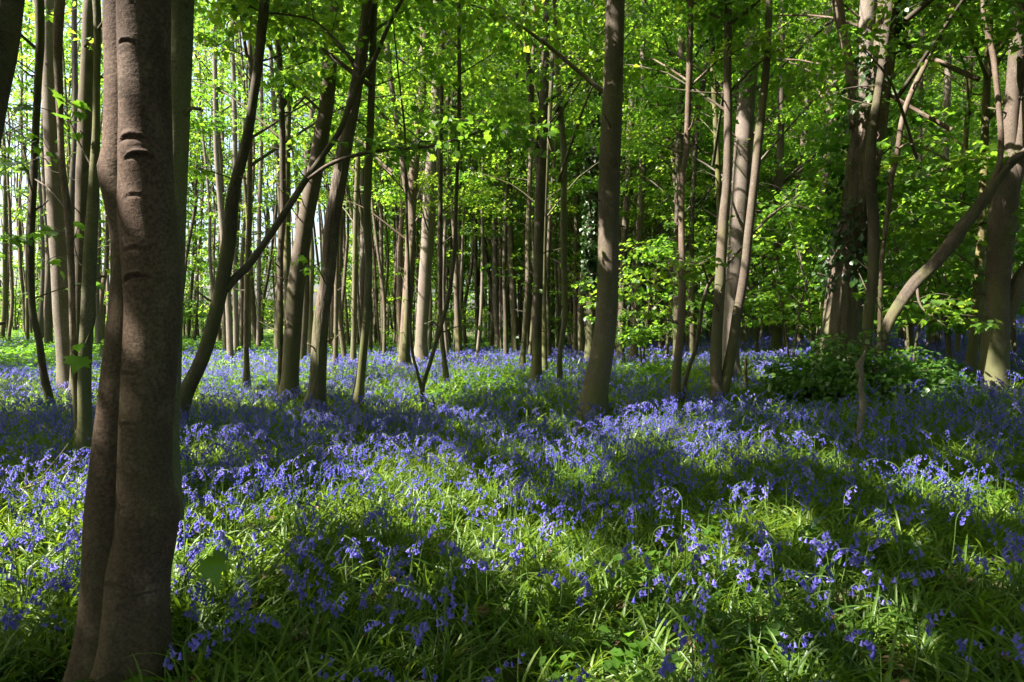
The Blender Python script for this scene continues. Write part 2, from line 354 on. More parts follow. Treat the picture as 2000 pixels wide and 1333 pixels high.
# ------------------------------------------------------------------ leaf sprays
def spray_leaves(C, n_each, r, size, T, var0=.5, tilt=.45, droop=.25, filt=True):
    """flat, slightly drooping sprays of leaves round the centres C"""
    C = np.asarray(C); N = len(C) * n_each
    c = np.repeat(C, n_each, 0); cv = np.repeat(rng.normal(var0, .18, len(C)), n_each)
    rr = r * np.sqrt(rng.random(N)) * np.repeat(rng.uniform(.6, 1.25, len(C)), n_each); th = rng.uniform(0, 6.283, N)
    P = c + np.stack([rr * np.cos(th), rr * np.sin(th), -droop * rr * rr / r + rng.normal(0, .09 * r, N)], -1)
    if filt:
        k = sunfilter(P); P = P[k]; th = th[k]; cv = cv[k]; N = len(P)
    if N == 0: return None
    R = rot_from(th - np.pi / 2 + rng.normal(0, .7, N), rng.normal(-.35, tilt, N), rng.normal(0, tilt, N))
    return scatter(T, P, R, size * rng.uniform(.6, 1.2, N), np.clip(cv + rng.normal(0, .12, N), 0, 1))
def crown_centres(axis, z0, z1, Rm, n):
    """spray centres round a stem given as points (m,3); wider in the middle, ragged"""
    z = rng.uniform(z0, z1, n); u = (z - z0) / (z1 - z0)
    prof = Rm * (.45 + .75 * np.sin(np.pi * np.clip(u * .85 + .12, 0, 1)))
    th = rng.uniform(0, 6.283, n); r = prof * np.sqrt(rng.random(n)) * (1 + .25 * np.sin(3 * th + z))
    ax = np.stack([np.interp(z, axis[:, 2], axis[:, 0]), np.interp(z, axis[:, 2], axis[:, 1])], -1)
    return np.stack([ax[:, 0] + r * np.cos(th), ax[:, 1] + r * np.sin(th), z], -1), ax
def limbs(geo, C, ax, k, r0=.03, seg=4, rise=.5):
    for q in rng.permutation(len(C))[:k]:
        c = C[q]; L = math.hypot(c[0] - ax[q][0], c[1] - ax[q][1]); s = np.array([ax[q][0], ax[q][1], c[2] - rise * L - .1])
        m = (s + c) / 2 + np.array([rng.normal(0, .06), rng.normal(0, .06), .12 * L])
        if litval(np.stack([s, (s + m) / 2, m, (m + c) / 2, c])).max() > .5: continue
        P = catmull([s, m, c], .35); V, F = tube(P, np.linspace(r0 * (.4 + .25 * L), .004, len(P)), seg); geo.add(V, F)
def stem_disp(seed, flare=.5, z0=0., rough=0., lump=.05):
    r = np.random.default_rng(seed); ph = r.uniform(0, 6.28, 12); kf = r.integers(3, 6)
    def f(th, z, i):
        h = np.maximum(z - z0, 0)
        m = 1 + lump * (np.sin(2 * th + ph[0] + z * 1.1) * .5 + np.sin(3 * th + ph[1] - z * 1.9) * .35 + np.sin(z * 5.1 + ph[2] + th) * .35 + np.sin(z * 11 + ph[3]) * np.sin(th + ph[4]) * .3)
        m = m + flare * np.exp(-h / .16) * (.55 + .45 * np.cos(kf * th + ph[5]))
        if rough:
            q = 0
            for k, a in ((17, 1.), (29, .6)):
                q = q + a * np.abs(np.sin(.5 * k * th + 1.3 * np.sin(z * 3.1 + ph[6]) + .8 * np.sin(z * 7.3 + 2 * th + ph[7])))
            m = m + rough * (q - .9)
        return m
    return f

tree_no = 0
FOREST = []      # (x, y) of every trunk, to keep others clear
def traced_tree(name, label, pts, mat='smooth', Y=None, top=None, crown=True, branches=(), flare=.7, rough=0., lump=.05, seg=None,
                stems=(), z_crown=None, cr=3.1, cn=60, group=None, leaf_T=LF_MID, leaf_s=.088, cat='tree', scars=()):
    """pts from the foot up: (px, py, width px) measured on the photograph, put at distance Y"""
    global tree_no; tree_no += 1
    b = ground_at(pts[0][0], pts[0][1]) if Y is None else None
    Yd = b[1] if Y is None else Y
    def poly(pp, Y0, dY=0.):
        out = []
        for n_, q in enumerate(pp):
            yy = (q[3] if len(q) > 3 else Y0); p = at(q[0], q[1], yy); out.append([*p, q[2] * .5 * yy / FPX])
        return np.array(out)
    A = poly(pts, Yd)
    foot = A[0].copy(); g = float(gz(foot[0], foot[1]))
    if A[0, 2] > g - .05:                  # carry the stem down into the soil
        d = A[0] - A[1]; d = d[:3] / max(abs(d[2]), 1e-3)
        k = A[0, 2] - (g - .12); e = np.array([*(A[0, :3] + d * k * .7), A[0, 3] * 1.03]); e[2] = g - .12
        A = np.vstack([e, A])
    base = np.array([A[0, 0], A[0, 1], g]); FOREST.append((base[0], base[1]))
    root = empty(name, base, label, cat, group)
    ht = (12.5 + 2.5 * random.random()) if top is None else top
    def extend(A, ht, rtop=.35):
        dv = A[-1, :3] - A[-2, :3]; dv = dv / np.linalg.norm(dv); p = A[-1].copy(); r0 = p[3]; z0 = p[2]; L = [A]
        while p[2] < ht:
            dv = dv * .9 + np.array([rng.normal(0, .05), rng.normal(0, .05), .12]); dv /= np.linalg.norm(dv)
            p = p.copy(); p[:3] += dv * .8; p[3] = r0 * (1 - (1 - rtop) * min(1, (p[2] - z0) / max(ht - z0, .1))); L.append(p[None])
        return np.vstack(L)
    ext = A[-1, 2] < ht and ht > 0
    B = extend(A, ht) if ext else A
    near = Yd < 4
    ds = .006 if near else (.05 if Yd < 16 else .12)
    Q = catmull(B, ds if not rough else min(ds, .03))
    if near: k_ = np.where(Q[:, 2] > 3.0)[0]; Q = np.vstack([Q[:k_[0]], Q[k_[::12]]])
    sg = seg or (120 if near else 20 if Yd < 16 else 12)
    geo = Geo(); dsp = stem_disp(tree_no, flare, g, rough, lump)
    if scars:
        sc = [( (at(sx, sy, Yd)), sw * Yd / FPX) for sx, sy, sw in scars]
        base_d = dsp
        def dsp(th, z, i, base_d=base_d, sc=sc, Q=Q):
            m = base_d(th, z, i)
            for c, wd in sc:
                cx = np.interp(c[2], Q[:, 2], Q[:, 0]); r = np.interp(c[2], Q[:, 2], Q[:, 3])
                a0 = -math.acos(max(-.95, min(.95, (c[0] - cx) / r)))       # faces the camera (-Y)
                B_ = np.angle(np.exp(1j * (th - a0))) * r
                dz = z - c[2]; u = B_ / wd
                lip = np.exp(-((dz - .35 * wd * (1 - 1.6 * u * u)) / (.075 * wd)) ** 2) * np.exp(-u ** 4 * 2.)
                notch = np.exp(-((dz - .16 * wd * (1 - 1.6 * u * u)) / (.11 * wd)) ** 2) * np.exp(-u ** 4 * 3.)
                swell = np.exp(-(dz / (.8 * wd)) ** 2 - u * u)
                m = m + (.10 * lip - .13 * notch) * min(1.3, wd / r * 1.4) * (.55 + .6 * abs(math.sin(c[2] * 37))) + .03 * swell
            return m
    V, F = tube(Q[:, :3], Q[:, 3], sg, dsp); geo.add(V, F)
    axis = Q[:, :3]
    zc = z_crown if z_crown is not None else max(4.6, .3 * ht)
    C = None
    if crown:
        a = axis[np.argsort(axis[:, 2])]
        C, ax = crown_centres(a, zc, ht + .8, cr, (cn if Yd < 9.6 else int(cn * .72)) if not (Yd > 5 and base[0] < -.35 * Yd) else int(cn * .45))
        limbs(geo, C, ax, 16, .03)
    shoots = []
    if 3 < Yd < 22 and crown:
        for q_ in range(9):
            zq = g + rng.uniform(.7, 6.5); i_ = int(np.argmin(np.abs(Q[:, 2] - zq))); c0 = Q[i_, :3]; aa = rng.uniform(0, 6.28)
            L_ = rng.uniform(.05, .2) if q_ < 5 else rng.uniform(.4, .95); d_ = np.array([math.cos(aa), math.sin(aa), rng.uniform(.1, .8)]); e_ = c0 + d_ * (L_ + Q[i_, 3])
            m_ = (c0 + e_) / 2 + rng.normal(0, .03, 3); r_ = .011 if q_ < 5 else .008; Pq = catmull([c0, m_, e_], .06 if q_ >= 5 else .04)
            v_, f_ = tube(Pq, np.linspace(r_ * 1.5, r_ * (.8 if q_ < 5 else .25), len(Pq)), 5); geo.add(v_, f_)
            if q_ >= 6: shoots += [e_, (m_ + e_) / 2]
    geo.make("trunk", M[mat], root, base)
    for st in stems:
        As = poly(st['pts'], Yd)
        if st.get('ext', True): As = extend(As, st.get('top', ht))
        Qs = catmull(As, ds if not near else .03); gs = Geo()
        V, F = tube(Qs[:, :3], Qs[:, 3], st.get('seg', sg), stem_disp(tree_no + 50, st.get('flare', 0), g, rough, st.get('lump', lump)))
        gs.add(V, F)
        gs.make(st.get('name', "stem"), M[st.get('mat', mat)], root, base)
        if st.get('crown') and crown:
            a = Qs[np.argsort(Qs[:, 2]), :3]; C2, ax2 = crown_centres(a, zc, ht, cr, cn // 2); C = np.vstack([C, C2])
    for br in branches:
        pp = br['pts']; Y1 = br.get('Y1', Yd)
        pp = [(q[0], q[1], q[2], Yd + (Y1 - Yd) * k / max(1, len(pp) - 1)) for k, q in enumerate(pp)]
        Qb = catmull(poly(pp, Yd), .04); gb = Geo(); V, F = tube(Qb[:, :3], Qb[:, 3], 10, stem_disp(tree_no + 9, 0, -9, 0, .07)); gb.add(V, F)
        nl = br.get('leaves', 0)
        tw = []
        if nl:
            for k in range(nl):
                q = Qb[int(len(Qb) * rng.uniform(br.get('from', .35), 1)) - 1, :3]
                a = rng.uniform(0, 6.28); L = rng.uniform(.2, .6) * br.get('tl', 1)
                e = q + np.array([math.cos(a) * L, math.sin(a) * L, rng.normal(.05, .13)]); P = catmull([q, (q + e) / 2 + [0, 0, .05], e], .08)
                V, F = tube(P, np.linspace(.005, .002, len(P)), 4); gb.add(V, F); tw.append(P[len(P) // 2]); tw.append(e)
        bo = gb.make("branch", M[br.get('mat', 'twig')], root, base)
        if tw:
            s = spray_leaves(tw, br.get('ne', 7), .17, br.get('ls', .11), LF_MAPLE, .5, .4, .4, filt=name == 'sapling')
            if s: gl = Geo(); gl.add(s[0], s[1], 0, s[2]); gl.make("foliage", M['leaf'], bo, base)
    if C is not None:
        s = spray_leaves(C, 150, .62, leaf_s * 1.2, LF_FAR, rng.uniform(.35, .6))
        if s:
            gl = Geo(); gl.add(s[0], s[1], 0, s[2])
            if shoots: s = spray_leaves(shoots, 8, .16, .085, LF_MAPLE if Yd < 13 else LF_MID, .5, .4, .3)
            if shoots and s: gl.add(s[0], s[1], 0, s[2])
            gl.make("crown", M['leaf'], root, base)
    return root

# ------------------------------------------------------------------ the trees one can tell apart, left to right
T = traced_tree
T('beech_tree', 'thick twin-stemmed grey-brown beech in the left foreground, its two stems fused at the foot', [(248, 1345, 150), (256, 1270, 126), (262, 1200, 118), (270, 1120, 116), (284, 1050, 114), (289, 995, 116), (284, 950, 104), (284, 866, 98), (292, 720, 100), (298, 600, 102), (294, 500, 104), (288, 420, 104), (286, 340, 98), (285, 250, 94), (283, 150, 92), (281, 0, 94)],
  'front', Y=2.25, flare=.5, lump=.035, top=13, z_crown=5, cn=150, cr=4.2,
  scars=[(293, 553, 46), (290, 497, 34), (285, 288, 40), (290, 395, 26), (272, 732, 26), (277, 827, 26), (272, 103, 26), (268, 28, 26), (300, 322, 40), (255, 1130, 40), (300, 1022, 14), (310, 1145, 40), (286, 868, 12)],
  stems=[dict(pts=[(188, 1375, 112), (197, 1290, 94), (203, 1200, 84), (209, 1100, 84), (215, 1000, 86), (225, 850, 76), (240, 690, 68), (250, 600, 68), (254, 520, 66), (250, 440, 66), (237, 350, 76), (235, 328, 77), (240, 290, 70), (241, 150, 66), (240, 0, 68)], seg=100, flare=.3, lump=.03, ext=True)])
T('beech_tree', 'smooth green-tinged trunk standing right behind the twin-stemmed foreground beech', [(322, 1000, 58), (326, 866, 44), (330, 700, 46), (336, 500, 46), (342, 340, 46), (347, 200, 48), (351, 0, 52)], 'green', Y=3.5, lump=.03, seg=48, cn=120, cr=3.8)
T('leaning_tree', 'dark trunk cut by the top left corner, leaning out of the frame', [(-75, 1100, 62), (-70, 900, 52), (-55, 600, 48), (-35, 350, 44), (-12, 200, 46), (5, 100, 50), (14, 0, 56)], 'dark', Y=3.4, lump=.03, seg=40, cn=110, cr=3.6)
T('young_tree', 'thin dark wavy trunk nearest the left edge, bent at its foot', [(96, 782, 15), (86, 735, 14), (76, 665, 12), (64, 610, 12), (61, 560, 12), (61, 450, 13), (66, 350, 13), (70, 250, 13), (74, 170, 13), (78, 80, 15), (77, 0, 16)], 'dark',
  branches=[dict(pts=[(64, 380, 3), (50, 330, 3), (25, 312, 2.5), (-15, 300, 2)], leaves=4, ne=5, Y1=8), dict(pts=[(68, 350, 3), (95, 370, 3), (130, 415, 3), (150, 500, 2), (160, 520, 2)], leaves=5, ne=5, Y1=7)])
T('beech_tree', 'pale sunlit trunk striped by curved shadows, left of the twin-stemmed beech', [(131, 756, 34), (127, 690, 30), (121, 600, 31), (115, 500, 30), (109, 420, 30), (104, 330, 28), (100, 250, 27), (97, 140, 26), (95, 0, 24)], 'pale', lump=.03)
T('coppiced_tree', 'two slim dark stems from one foot, close left of the twin-stemmed beech', [(163, 892, 30), (165, 820, 25), (165, 715, 24), (171, 610, 24), (176, 500, 24), (180, 420, 21), (185, 330, 18), (188, 250, 13), (189, 150, 12), (190, 60, 13), (188, 0, 14)], 'green',
  stems=[dict(pts=[(156, 880, 13), (151, 830, 12), (146, 750, 12), (142, 645, 11), (139, 520, 12), (133, 420, 13), (122, 330, 12), (118, 250, 11), (115, 170, 14), (113, 90, 16), (117, 0, 18)], mat='red', seg=12)],
  branches=[dict(pts=[(183, 335, 3), (160, 290, 3), (135, 240, 2.5), (115, 190, 2)], leaves=3, ne=4, Y1=6)])
T('beech_tree', 'smooth half-lit trunk between the striped pale trunk and the foreground beech', [(151, 770, 27), (155, 600, 25), (160, 480, 25), (162, 380, 26), (165, 280, 26), (168, 175, 25), (173, 90, 25), (178, 0, 26)], 'smooth', Y=11.0)
T('leaning_tree', 'curved dark trunk leaning right with a long branch rising from its middle', [(348, 815, 36), (364, 767, 30), (392, 708, 27), (413, 645, 27), (430, 575, 27), (440, 520, 27), (447, 470, 27), (453, 400, 25), (463, 345, 21), (473, 310, 20), (486, 250, 18), (495, 190, 17), (504, 130, 17), (514, 35, 18), (517, 0, 18)], 'dark', lump=.06,
  branches=[dict(pts=[(440, 565, 18), (455, 548, 16), (490, 512, 14), (525, 463, 13), (567, 400, 13), (597, 352, 12), (630, 305, 11), (665, 252, 11), (697, 170, 11), (722, 132, 10), (740, 95, 9), (757, 55, 8), (790, -10, 7)], Y1=8.0, mat='dark'),
            dict(pts=[(602, 350, 7), (650, 319, 8), (720, 298, 7), (804, 290, 6.5), (860, 283, 6), (912, 266, 5), (965, 252, 3), (1060, 285, 2)], Y1=7.2, leaves=32, ne=8, ls=.085, tl=1.3),
            dict(pts=[(702, 152, 6), (690, 130, 5), (668, 92, 5), (647, 70, 5), (620, 45, 4.5), (595, 35, 4), (550, 28, 4), (504, 21, 3.5), (469, -5, 3)], Y1=7.4, leaves=12, ne=6, ls=.08)])
T('slender_tree', 'straight thin trunk rising right of the curved leaning trunk', [(482, 748, 14), (481, 690, 10), (481, 610, 9), (484, 500, 10), (487, 420, 9), (488, 315, 9), (490, 160, 9), (486, 35, 9), (485, 0, 9)], 'smooth')
T('slender_tree', 'thin dark trunk forking near the top, touching the left of the smooth grey trunk', [(548, 768, 14), (548, 700, 10), (548, 645, 10), (548, 505, 11), (553, 420, 12), (552, 330, 12), (551, 245, 12), (546, 122, 11), (541, 18, 11), (540, 0, 10)], 'dark',
  branches=[dict(pts=[(551, 212, 8), (560, 190, 8), (570, 130, 7), (575, 65, 6), (578, -20, 5)], mat='dark', Y1=11)])
T('slender_tree', 'thin trunk half hidden behind the smooth grey leaning trunk', [(561, 712, 12), (561, 600, 12), (560, 470, 13), (560, 400, 12), (563, 250, 10), (570, 100, 9), (575, 0, 9)], 'green', Y=14)
T('beech_tree', 'smooth grey trunk leaning gently right, left of the furrowed trunk', [(565, 768, 38), (567, 735, 33), (570, 680, 33), (577, 575, 33), (584, 520, 33), (591, 470, 32), (599, 420, 31), (616, 332, 30), (629, 260, 29), (638, 200, 28), (645, 105, 28), (649, 0, 28)], 'smooth', lump=.025)
T('oak_tree', 'trunk with deeply furrowed bark leaning right, right of the smooth grey trunk', [(615, 790, 38), (620, 750, 32), (626, 645, 29), (632, 590, 27), (640, 540, 27), (648, 440, 28), (654, 400, 28), (664, 345, 28), (678, 262, 29), (694, 180, 25), (706, 110, 23), (712, 60, 22), (718, 0, 22)], 'rough', rough=.05, seg=40)
T('young_tree', 'slender upright trunk just right of the furrowed leaning trunk, sunlit at its foot', [(698, 785, 24), (704, 735, 18), (713, 645, 16), (718, 580, 15), (720, 500, 14), (717, 420, 14), (719, 340, 15), (722, 280, 15), (727, 140, 14), (730, 40, 13), (731, 0, 13)], 'green')
T('young_tree', 'slim trunk curving left and joining the base of a dark trunk at the photo centre-left', [(792, 690, 14), (798, 560, 12), (806, 440, 12), (800, 390, 12), (793, 365, 12), (786, 310, 12), (779, 255, 12), (769, 205, 12), (761, 140, 11), (756, 95, 11), (751, 40, 11), (749, 0, 11)], 'smooth', Y=17.5)
T('beech_tree', 'dark trunk with a reddish sunlit foot behind the thin V-shaped stems', [(790, 715, 28), (790, 690, 22), (793, 627, 22), (799, 540, 20), (802, 435, 18), (805, 365, 20), (813, 290, 18), (818, 230, 18), (825, 175, 18), (829, 90, 20), (831, 0, 20)], 'red', Y=18)
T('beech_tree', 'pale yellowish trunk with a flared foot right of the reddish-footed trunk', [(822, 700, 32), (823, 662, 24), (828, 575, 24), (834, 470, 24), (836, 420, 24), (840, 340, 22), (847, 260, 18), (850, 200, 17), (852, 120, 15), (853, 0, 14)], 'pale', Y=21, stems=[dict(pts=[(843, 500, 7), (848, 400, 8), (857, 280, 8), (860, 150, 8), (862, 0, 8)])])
T('young_tree', 'two thin dark stems rising as a V from one foot amid the bluebells', [(826, 782, 10), (825, 765, 9), (829, 745, 7), (840, 710, 8), (852, 668, 8), (862, 635, 8), (877, 575, 8), (884, 525, 8), (888, 487, 8), (891, 400, 7), (896, 245, 7), (897, 130, 7), (896, 0, 7)], 'dark', flare=.1,
  stems=[dict(pts=[(825, 765, 7), (820, 748, 7), (814, 722, 6), (807, 697, 6), (802, 650, 6), (800, 600, 6), (797, 505, 6), (795, 435, 5), (793, 350, 5), (790, 250, 4)], seg=10, top=6)])
T('slender_tree', 'thin dark trunk crossed by the right arm of the V-shaped stems', [(872, 742, 13), (868, 705, 10), (862, 645, 9), (860, 575, 9), (860, 500, 10), (860, 417, 9), (861, 315, 8), (863, 150, 8), (865, 0, 8)], 'dark')
T('slender_tree', 'straight grey distant trunk right of the V-shaped stems', [(892, 684, 15), (892, 650, 12), (897, 505, 12), (895, 420, 11), (899, 300, 10), (902, 100, 9), (902, 0, 9)], 'smooth', Y=27)
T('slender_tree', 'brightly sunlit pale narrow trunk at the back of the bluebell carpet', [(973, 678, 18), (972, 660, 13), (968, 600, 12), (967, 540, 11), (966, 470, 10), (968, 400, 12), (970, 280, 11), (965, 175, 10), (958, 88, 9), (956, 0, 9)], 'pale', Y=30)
T('slender_tree', 'thin dark trunk immediately right of the brightly sunlit pale trunk', [(988, 684, 10), (987, 610, 8), (985, 540, 8), (986, 470, 8), (990, 360, 8), (1003, 250, 6), (1012, 100, 6), (1014, 0, 6)], 'dark', Y=24)
T('slender_tree', 'slim trunk leaning slightly left of the dark double trunk', [(1020, 712, 13), (1023, 670, 10), (1027, 610, 10), (1031, 540, 10), (1031, 470, 10), (1034, 380, 9), (1038, 250, 8), (1042, 100, 7), (1044, 0, 7)], 'smooth', Y=17)
T('beech_tree', 'dark trunk splitting into two tall stems left of the stout central trunk', [(1047, 742, 24), (1048, 700, 20), (1049, 640, 19), (1050, 575, 20), (1052, 500, 20), (1053, 440, 20), (1055, 380, 20), (1058, 300, 19), (1061, 220, 18), (1064, 150, 16), (1066, 52, 14), (1067, 0, 12)], 'dark', lump=.05,
  stems=[dict(pts=[(1054, 360, 14), (1050, 310, 14), (1043, 262, 13), (1036, 192, 12), (1030, 105, 11), (1024, 30, 11), (1022, 0, 11)], seg=14)])
T('slender_tree', 'thin trunk showing from behind the dark double trunk', [(1064, 712, 11), (1063, 640, 10), (1062, 560, 9), (1063, 480, 9), (1066, 380, 9), (1072, 250, 8), (1080, 100, 8), (1082, 0, 8)], 'green', Y=16)
T('young_tree', 'slim trunk with a crooked foot between the double trunk and the ivy-covered trunk', [(1094, 738, 11), (1093, 700, 10), (1098, 660, 10), (1103, 620, 12), (1103, 575, 12), (1101, 470, 13), (1101, 380, 12), (1101, 290, 12), (1096, 230, 11), (1091, 175, 10), (1086, 100, 10), (1083, 0, 9)], 'green', Y=13.5)
IVYT = T('beech_tree', 'trunk wrapped in dark ivy just left of the stout central trunk', [(1152, 695, 22), (1154, 640, 18), (1154, 557, 18), (1157, 455, 20), (1159, 350, 20), (1163, 245, 18), (1164, 140, 16), (1163, 50, 16), (1162, 0, 15)], 'dark', Y=20)
T('beech_tree', 'stout smooth trunk near the centre, its foot curving left into the bluebells', [(1158, 806, 62), (1161, 778, 54), (1168, 732, 48), (1177, 685, 45), (1184, 620, 42), (1187, 540, 41), (1188, 480, 40), (1189, 420, 41), (1191, 315, 41), (1196, 210, 39), (1199, 105, 37), (1202, 0, 37)], 'smooth', lump=.02, flare=.25, seg=56,
  scars=[(1190, 560, 16), (1182, 470, 14), (1196, 395, 14), (1186, 330, 14), (1194, 250, 16), (1200, 180, 12), (1188, 640, 16), (1176, 690, 14), (1192, 100, 14)])
T('slender_tree', 'dark thin trunk hugging the right side of the stout central trunk', [(1236, 695, 18), (1240, 662, 14), (1245, 575, 14), (1246, 500, 14), (1252, 400, 14), (1257, 280, 13), (1256, 200, 12), (1255, 140, 11), (1257, 0, 10)], 'smooth', Y=20)
T('slender_tree', 'grey trunk leaning right, between the stout central trunk and its thin neighbour', [(1212, 690, 14), (1216, 560, 13), (1222, 430, 13), (1228, 330, 13), (1231, 245, 13), (1236, 170, 12), (1239, 120, 11), (1242, 40, 9), (1243, 0, 9)], 'smooth', Y=21)
T('slender_tree', 'grey trunk right behind the knobbly thin trunk, lost in leaves lower down', [(1322, 690, 16), (1323, 560, 16), (1325, 420, 16), (1327, 280, 16), (1330, 140, 15), (1331, 18, 13), (1331, 0, 13)], 'dark', Y=18)
T('young_tree', 'knobbly thin trunk with a yellowish foot right of the stout central trunk', [(1318, 776, 20), (1324, 697, 15), (1329, 650, 14), (1331, 610, 15), (1333, 540, 13), (1331, 455, 12), (1331, 380, 12), (1333, 340, 12), (1340, 297, 12), (1344, 210, 12), (1347, 105, 12), (1349, 0, 12)], 'red', lump=.1)
T('sapling', 'thin crooked sapling bending right from beside the knobbly thin trunk', [(1334, 765, 9), (1345, 720, 8), (1359, 680, 8), (1370, 610, 7), (1376, 580, 7), (1384, 557, 7), (1400, 535, 6), (1415, 522, 6), (1447, 487, 5), (1475, 452, 4), (1500, 425, 4), (1535, 400, 3)], 'twig', top=0, crown=False, Y=9.8,
  branches=[dict(pts=[(1384, 557, 4), (1372, 520, 3), (1350, 512, 2), (1310, 500, 2)], leaves=8, Y1=9.3), dict(pts=[(1470, 455, 3), (1510, 420, 3), (1560, 380, 2)], leaves=12, Y1=9.4)])
T('slender_tree', 'thin dark trunk curving right behind the knobbly trunk', [(1352, 690, 10), (1352, 560, 9), (1352, 420, 9), (1358, 297, 9), (1362, 250, 9), (1368, 205, 9), (1375, 160, 9), (1382, 110, 9), (1388, 0, 8)], 'dark', Y=18)
T('slender_tree', 'thin mossy trunk touching the left side of the fork-footed pair', [(1398, 735, 12), (1402, 600, 12), (1405, 437, 11), (1403, 350, 11), (1398, 245, 10), (1393, 140, 10), (1389, 35, 10), (1388, 0, 10)], 'green', Y=12.5)
T('beech_tree', 'fork-footed pair of dark trunks, the right one leaning right', [(1402, 774, 26), (1399, 740, 22), (1398, 700, 22), (1401, 645, 21), (1407, 540, 20), (1413, 430, 19), (1420, 350, 17), (1422, 245, 16), (1421, 140, 15), (1422, 60, 14), (1423, 0, 13)], 'smooth', lump=.04,
  stems=[dict(pts=[(1408, 772, 24), (1416, 750, 22), (1430, 680, 20), (1440, 615, 19), (1453, 540, 18), (1463, 450, 17), (1473, 360, 16), (1484, 250, 16), (1495, 150, 14), (1500, 80, 13), (1502, 0, 13)], seg=20)])
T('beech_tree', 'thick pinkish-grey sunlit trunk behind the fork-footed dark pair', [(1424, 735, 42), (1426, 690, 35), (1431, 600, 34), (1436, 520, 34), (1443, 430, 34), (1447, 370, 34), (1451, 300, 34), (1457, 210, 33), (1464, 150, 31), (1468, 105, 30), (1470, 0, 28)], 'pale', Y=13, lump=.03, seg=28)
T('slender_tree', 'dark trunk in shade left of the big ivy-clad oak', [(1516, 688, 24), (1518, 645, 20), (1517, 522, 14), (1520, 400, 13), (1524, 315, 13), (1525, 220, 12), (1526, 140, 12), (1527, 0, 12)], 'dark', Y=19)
T('slender_tree', 'tall grey trunk crowded in leaves, second from the left of the big ivy-clad oak', [(1562, 680, 16), (1564, 500, 15), (1568, 330, 14), (1572, 245, 14), (1576, 140, 14), (1582, 0, 13)], 'smooth', Y=21)
T('slender_tree', 'tall pinkish trunk crowded in leaves immediately left of the big ivy-clad oak', [(1590, 690, 12), (1590, 540, 11), (1598, 435, 13), (1610, 360, 13), (1618, 297, 14), (1620, 227, 14), (1619, 122, 14), (1618, 0, 13)], 'red', Y=20)
BIG = T('oak_tree', 'massive furrowed oak with ivy and a forked top, rising from a bramble mound', [(1632, 742, 94), (1636, 700, 80), (1642, 645, 70), (1647, 575, 64), (1653, 505, 58), (1664, 455, 58), (1676, 400, 56), (1682, 350, 57), (1690, 290, 60), (1698, 235, 62), (1707, 180, 58), (1716, 120, 52), (1722, 60, 48), (1728, 0, 46)], 'rough', Y=10.2, rough=.05, seg=90, flare=.12, lump=.06, cn=90, cr=3.4,
  stems=[dict(pts=[(1686, 262, 30), (1683, 215, 34), (1687, 160, 36), (1692, 100, 34), (1694, 40, 32), (1696, 0, 30)], mat='pale', seg=28, name='stem'),
         dict(pts=[(1668, 250, 20), (1666, 190, 18), (1659, 135, 18), (1651, 88, 18), (1643, 50, 18), (1635, 0, 19)], mat='red', seg=20)])
T('young_tree', 'slim dark trunk rising close against the right side of the massive oak', [(1692, 745, 18), (1694, 690, 17), (1696, 627, 20), (1705, 540, 20), (1706, 435, 20), (1700, 350, 19), (1704, 260, 17), (1720, 150, 15), (1740, 0, 14)], 'dark', Y=9.3)
T('dead_stem', 'short broken pale dead stem standing in front of the bramble mound', [(1674, 872, 14), (1677, 850, 12), (1681, 820, 11), (1686, 785, 13), (1680, 755, 10), (1684, 735, 11), (1678, 714, 16), (1686, 698, 8), (1690, 684, 3)], 'pale', top=0, crown=False, Y=5.9, lump=.14, seg=14, flare=.1)
T('leaning_tree', 'dark trunk leaning strongly right beside the massive oak towards the paired sunlit trunks', [(1715, 735, 22), (1722, 680, 18), (1737, 627, 19), (1765, 585, 21), (1790, 550, 22), (1825, 515, 21), (1843, 493, 23), (1862, 467, 25), (1880, 440, 24), (1897, 422, 22), (1925, 385, 19), (1952, 345, 18), (1978, 315, 18), (2010, 290, 16)], 'dark', Y=8.7, lump=.16, rough=.05, seg=36, top=9,
  branches=[dict(pts=[(1893, 425, 12), (1912, 400, 11), (1930, 370, 10), (1948, 330, 9), (1955, 290, 10), (1952, 225, 10), (1946, 160, 10), (1941, 115, 11), (1932, 75, 9), (1922, 40, 8), (1919, -10, 7)], mat='red'), dict(pts=[(1790, 552, 6), (1800, 600, 4), (1850, 640, 2)], Y1=8.3, leaves=10, ne=6, ls=.10)])
T('slender_tree', 'reddish thin trunk slanting up to the right across the upper right corner', [(1716, 745, 9), (1719, 600, 8), (1722, 520, 8), (1727, 470, 8), (1733, 420, 9), (1741, 350, 10), (1752, 300, 10), (1764, 227, 10), (1783, 175, 10), (1798, 145, 10), (1816, 108, 9), (1835, 70, 9), (1848, 42, 10), (1858, 20, 9), (1869, -10, 8)], 'red', Y=9.6)
T('slender_tree', 'thin mossy upright pole between the slanting reddish trunk and the paired sunlit trunks', [(1870, 690, 9), (1874, 560, 9), (1879, 400, 9), (1888, 245, 9), (1894, 170, 9), (1896, 130, 8), (1902, 18, 7), (1903, 0, 7)], 'mossy', Y=13)
T('slender_tree', 'thin trunk lost among leaves right of the slanting reddish trunk', [(1781, 690, 10), (1779, 610, 9), (1784, 540, 8), (1788, 455, 9), (1793, 385, 9), (1797, 280, 8), (1800, 100, 8), (1803, 0, 8)], 'smooth', Y=15)
T('young_tree', 'pinkish trunk with ivy behind the strongly leaning dark trunk', [(1819, 690, 22), (1821, 662, 17), (1825, 610, 18), (1833, 565, 17), (1838, 480, 14), (1845, 350, 13), (1850, 200, 12), (1855, 0, 11)], 'pale', Y=16)
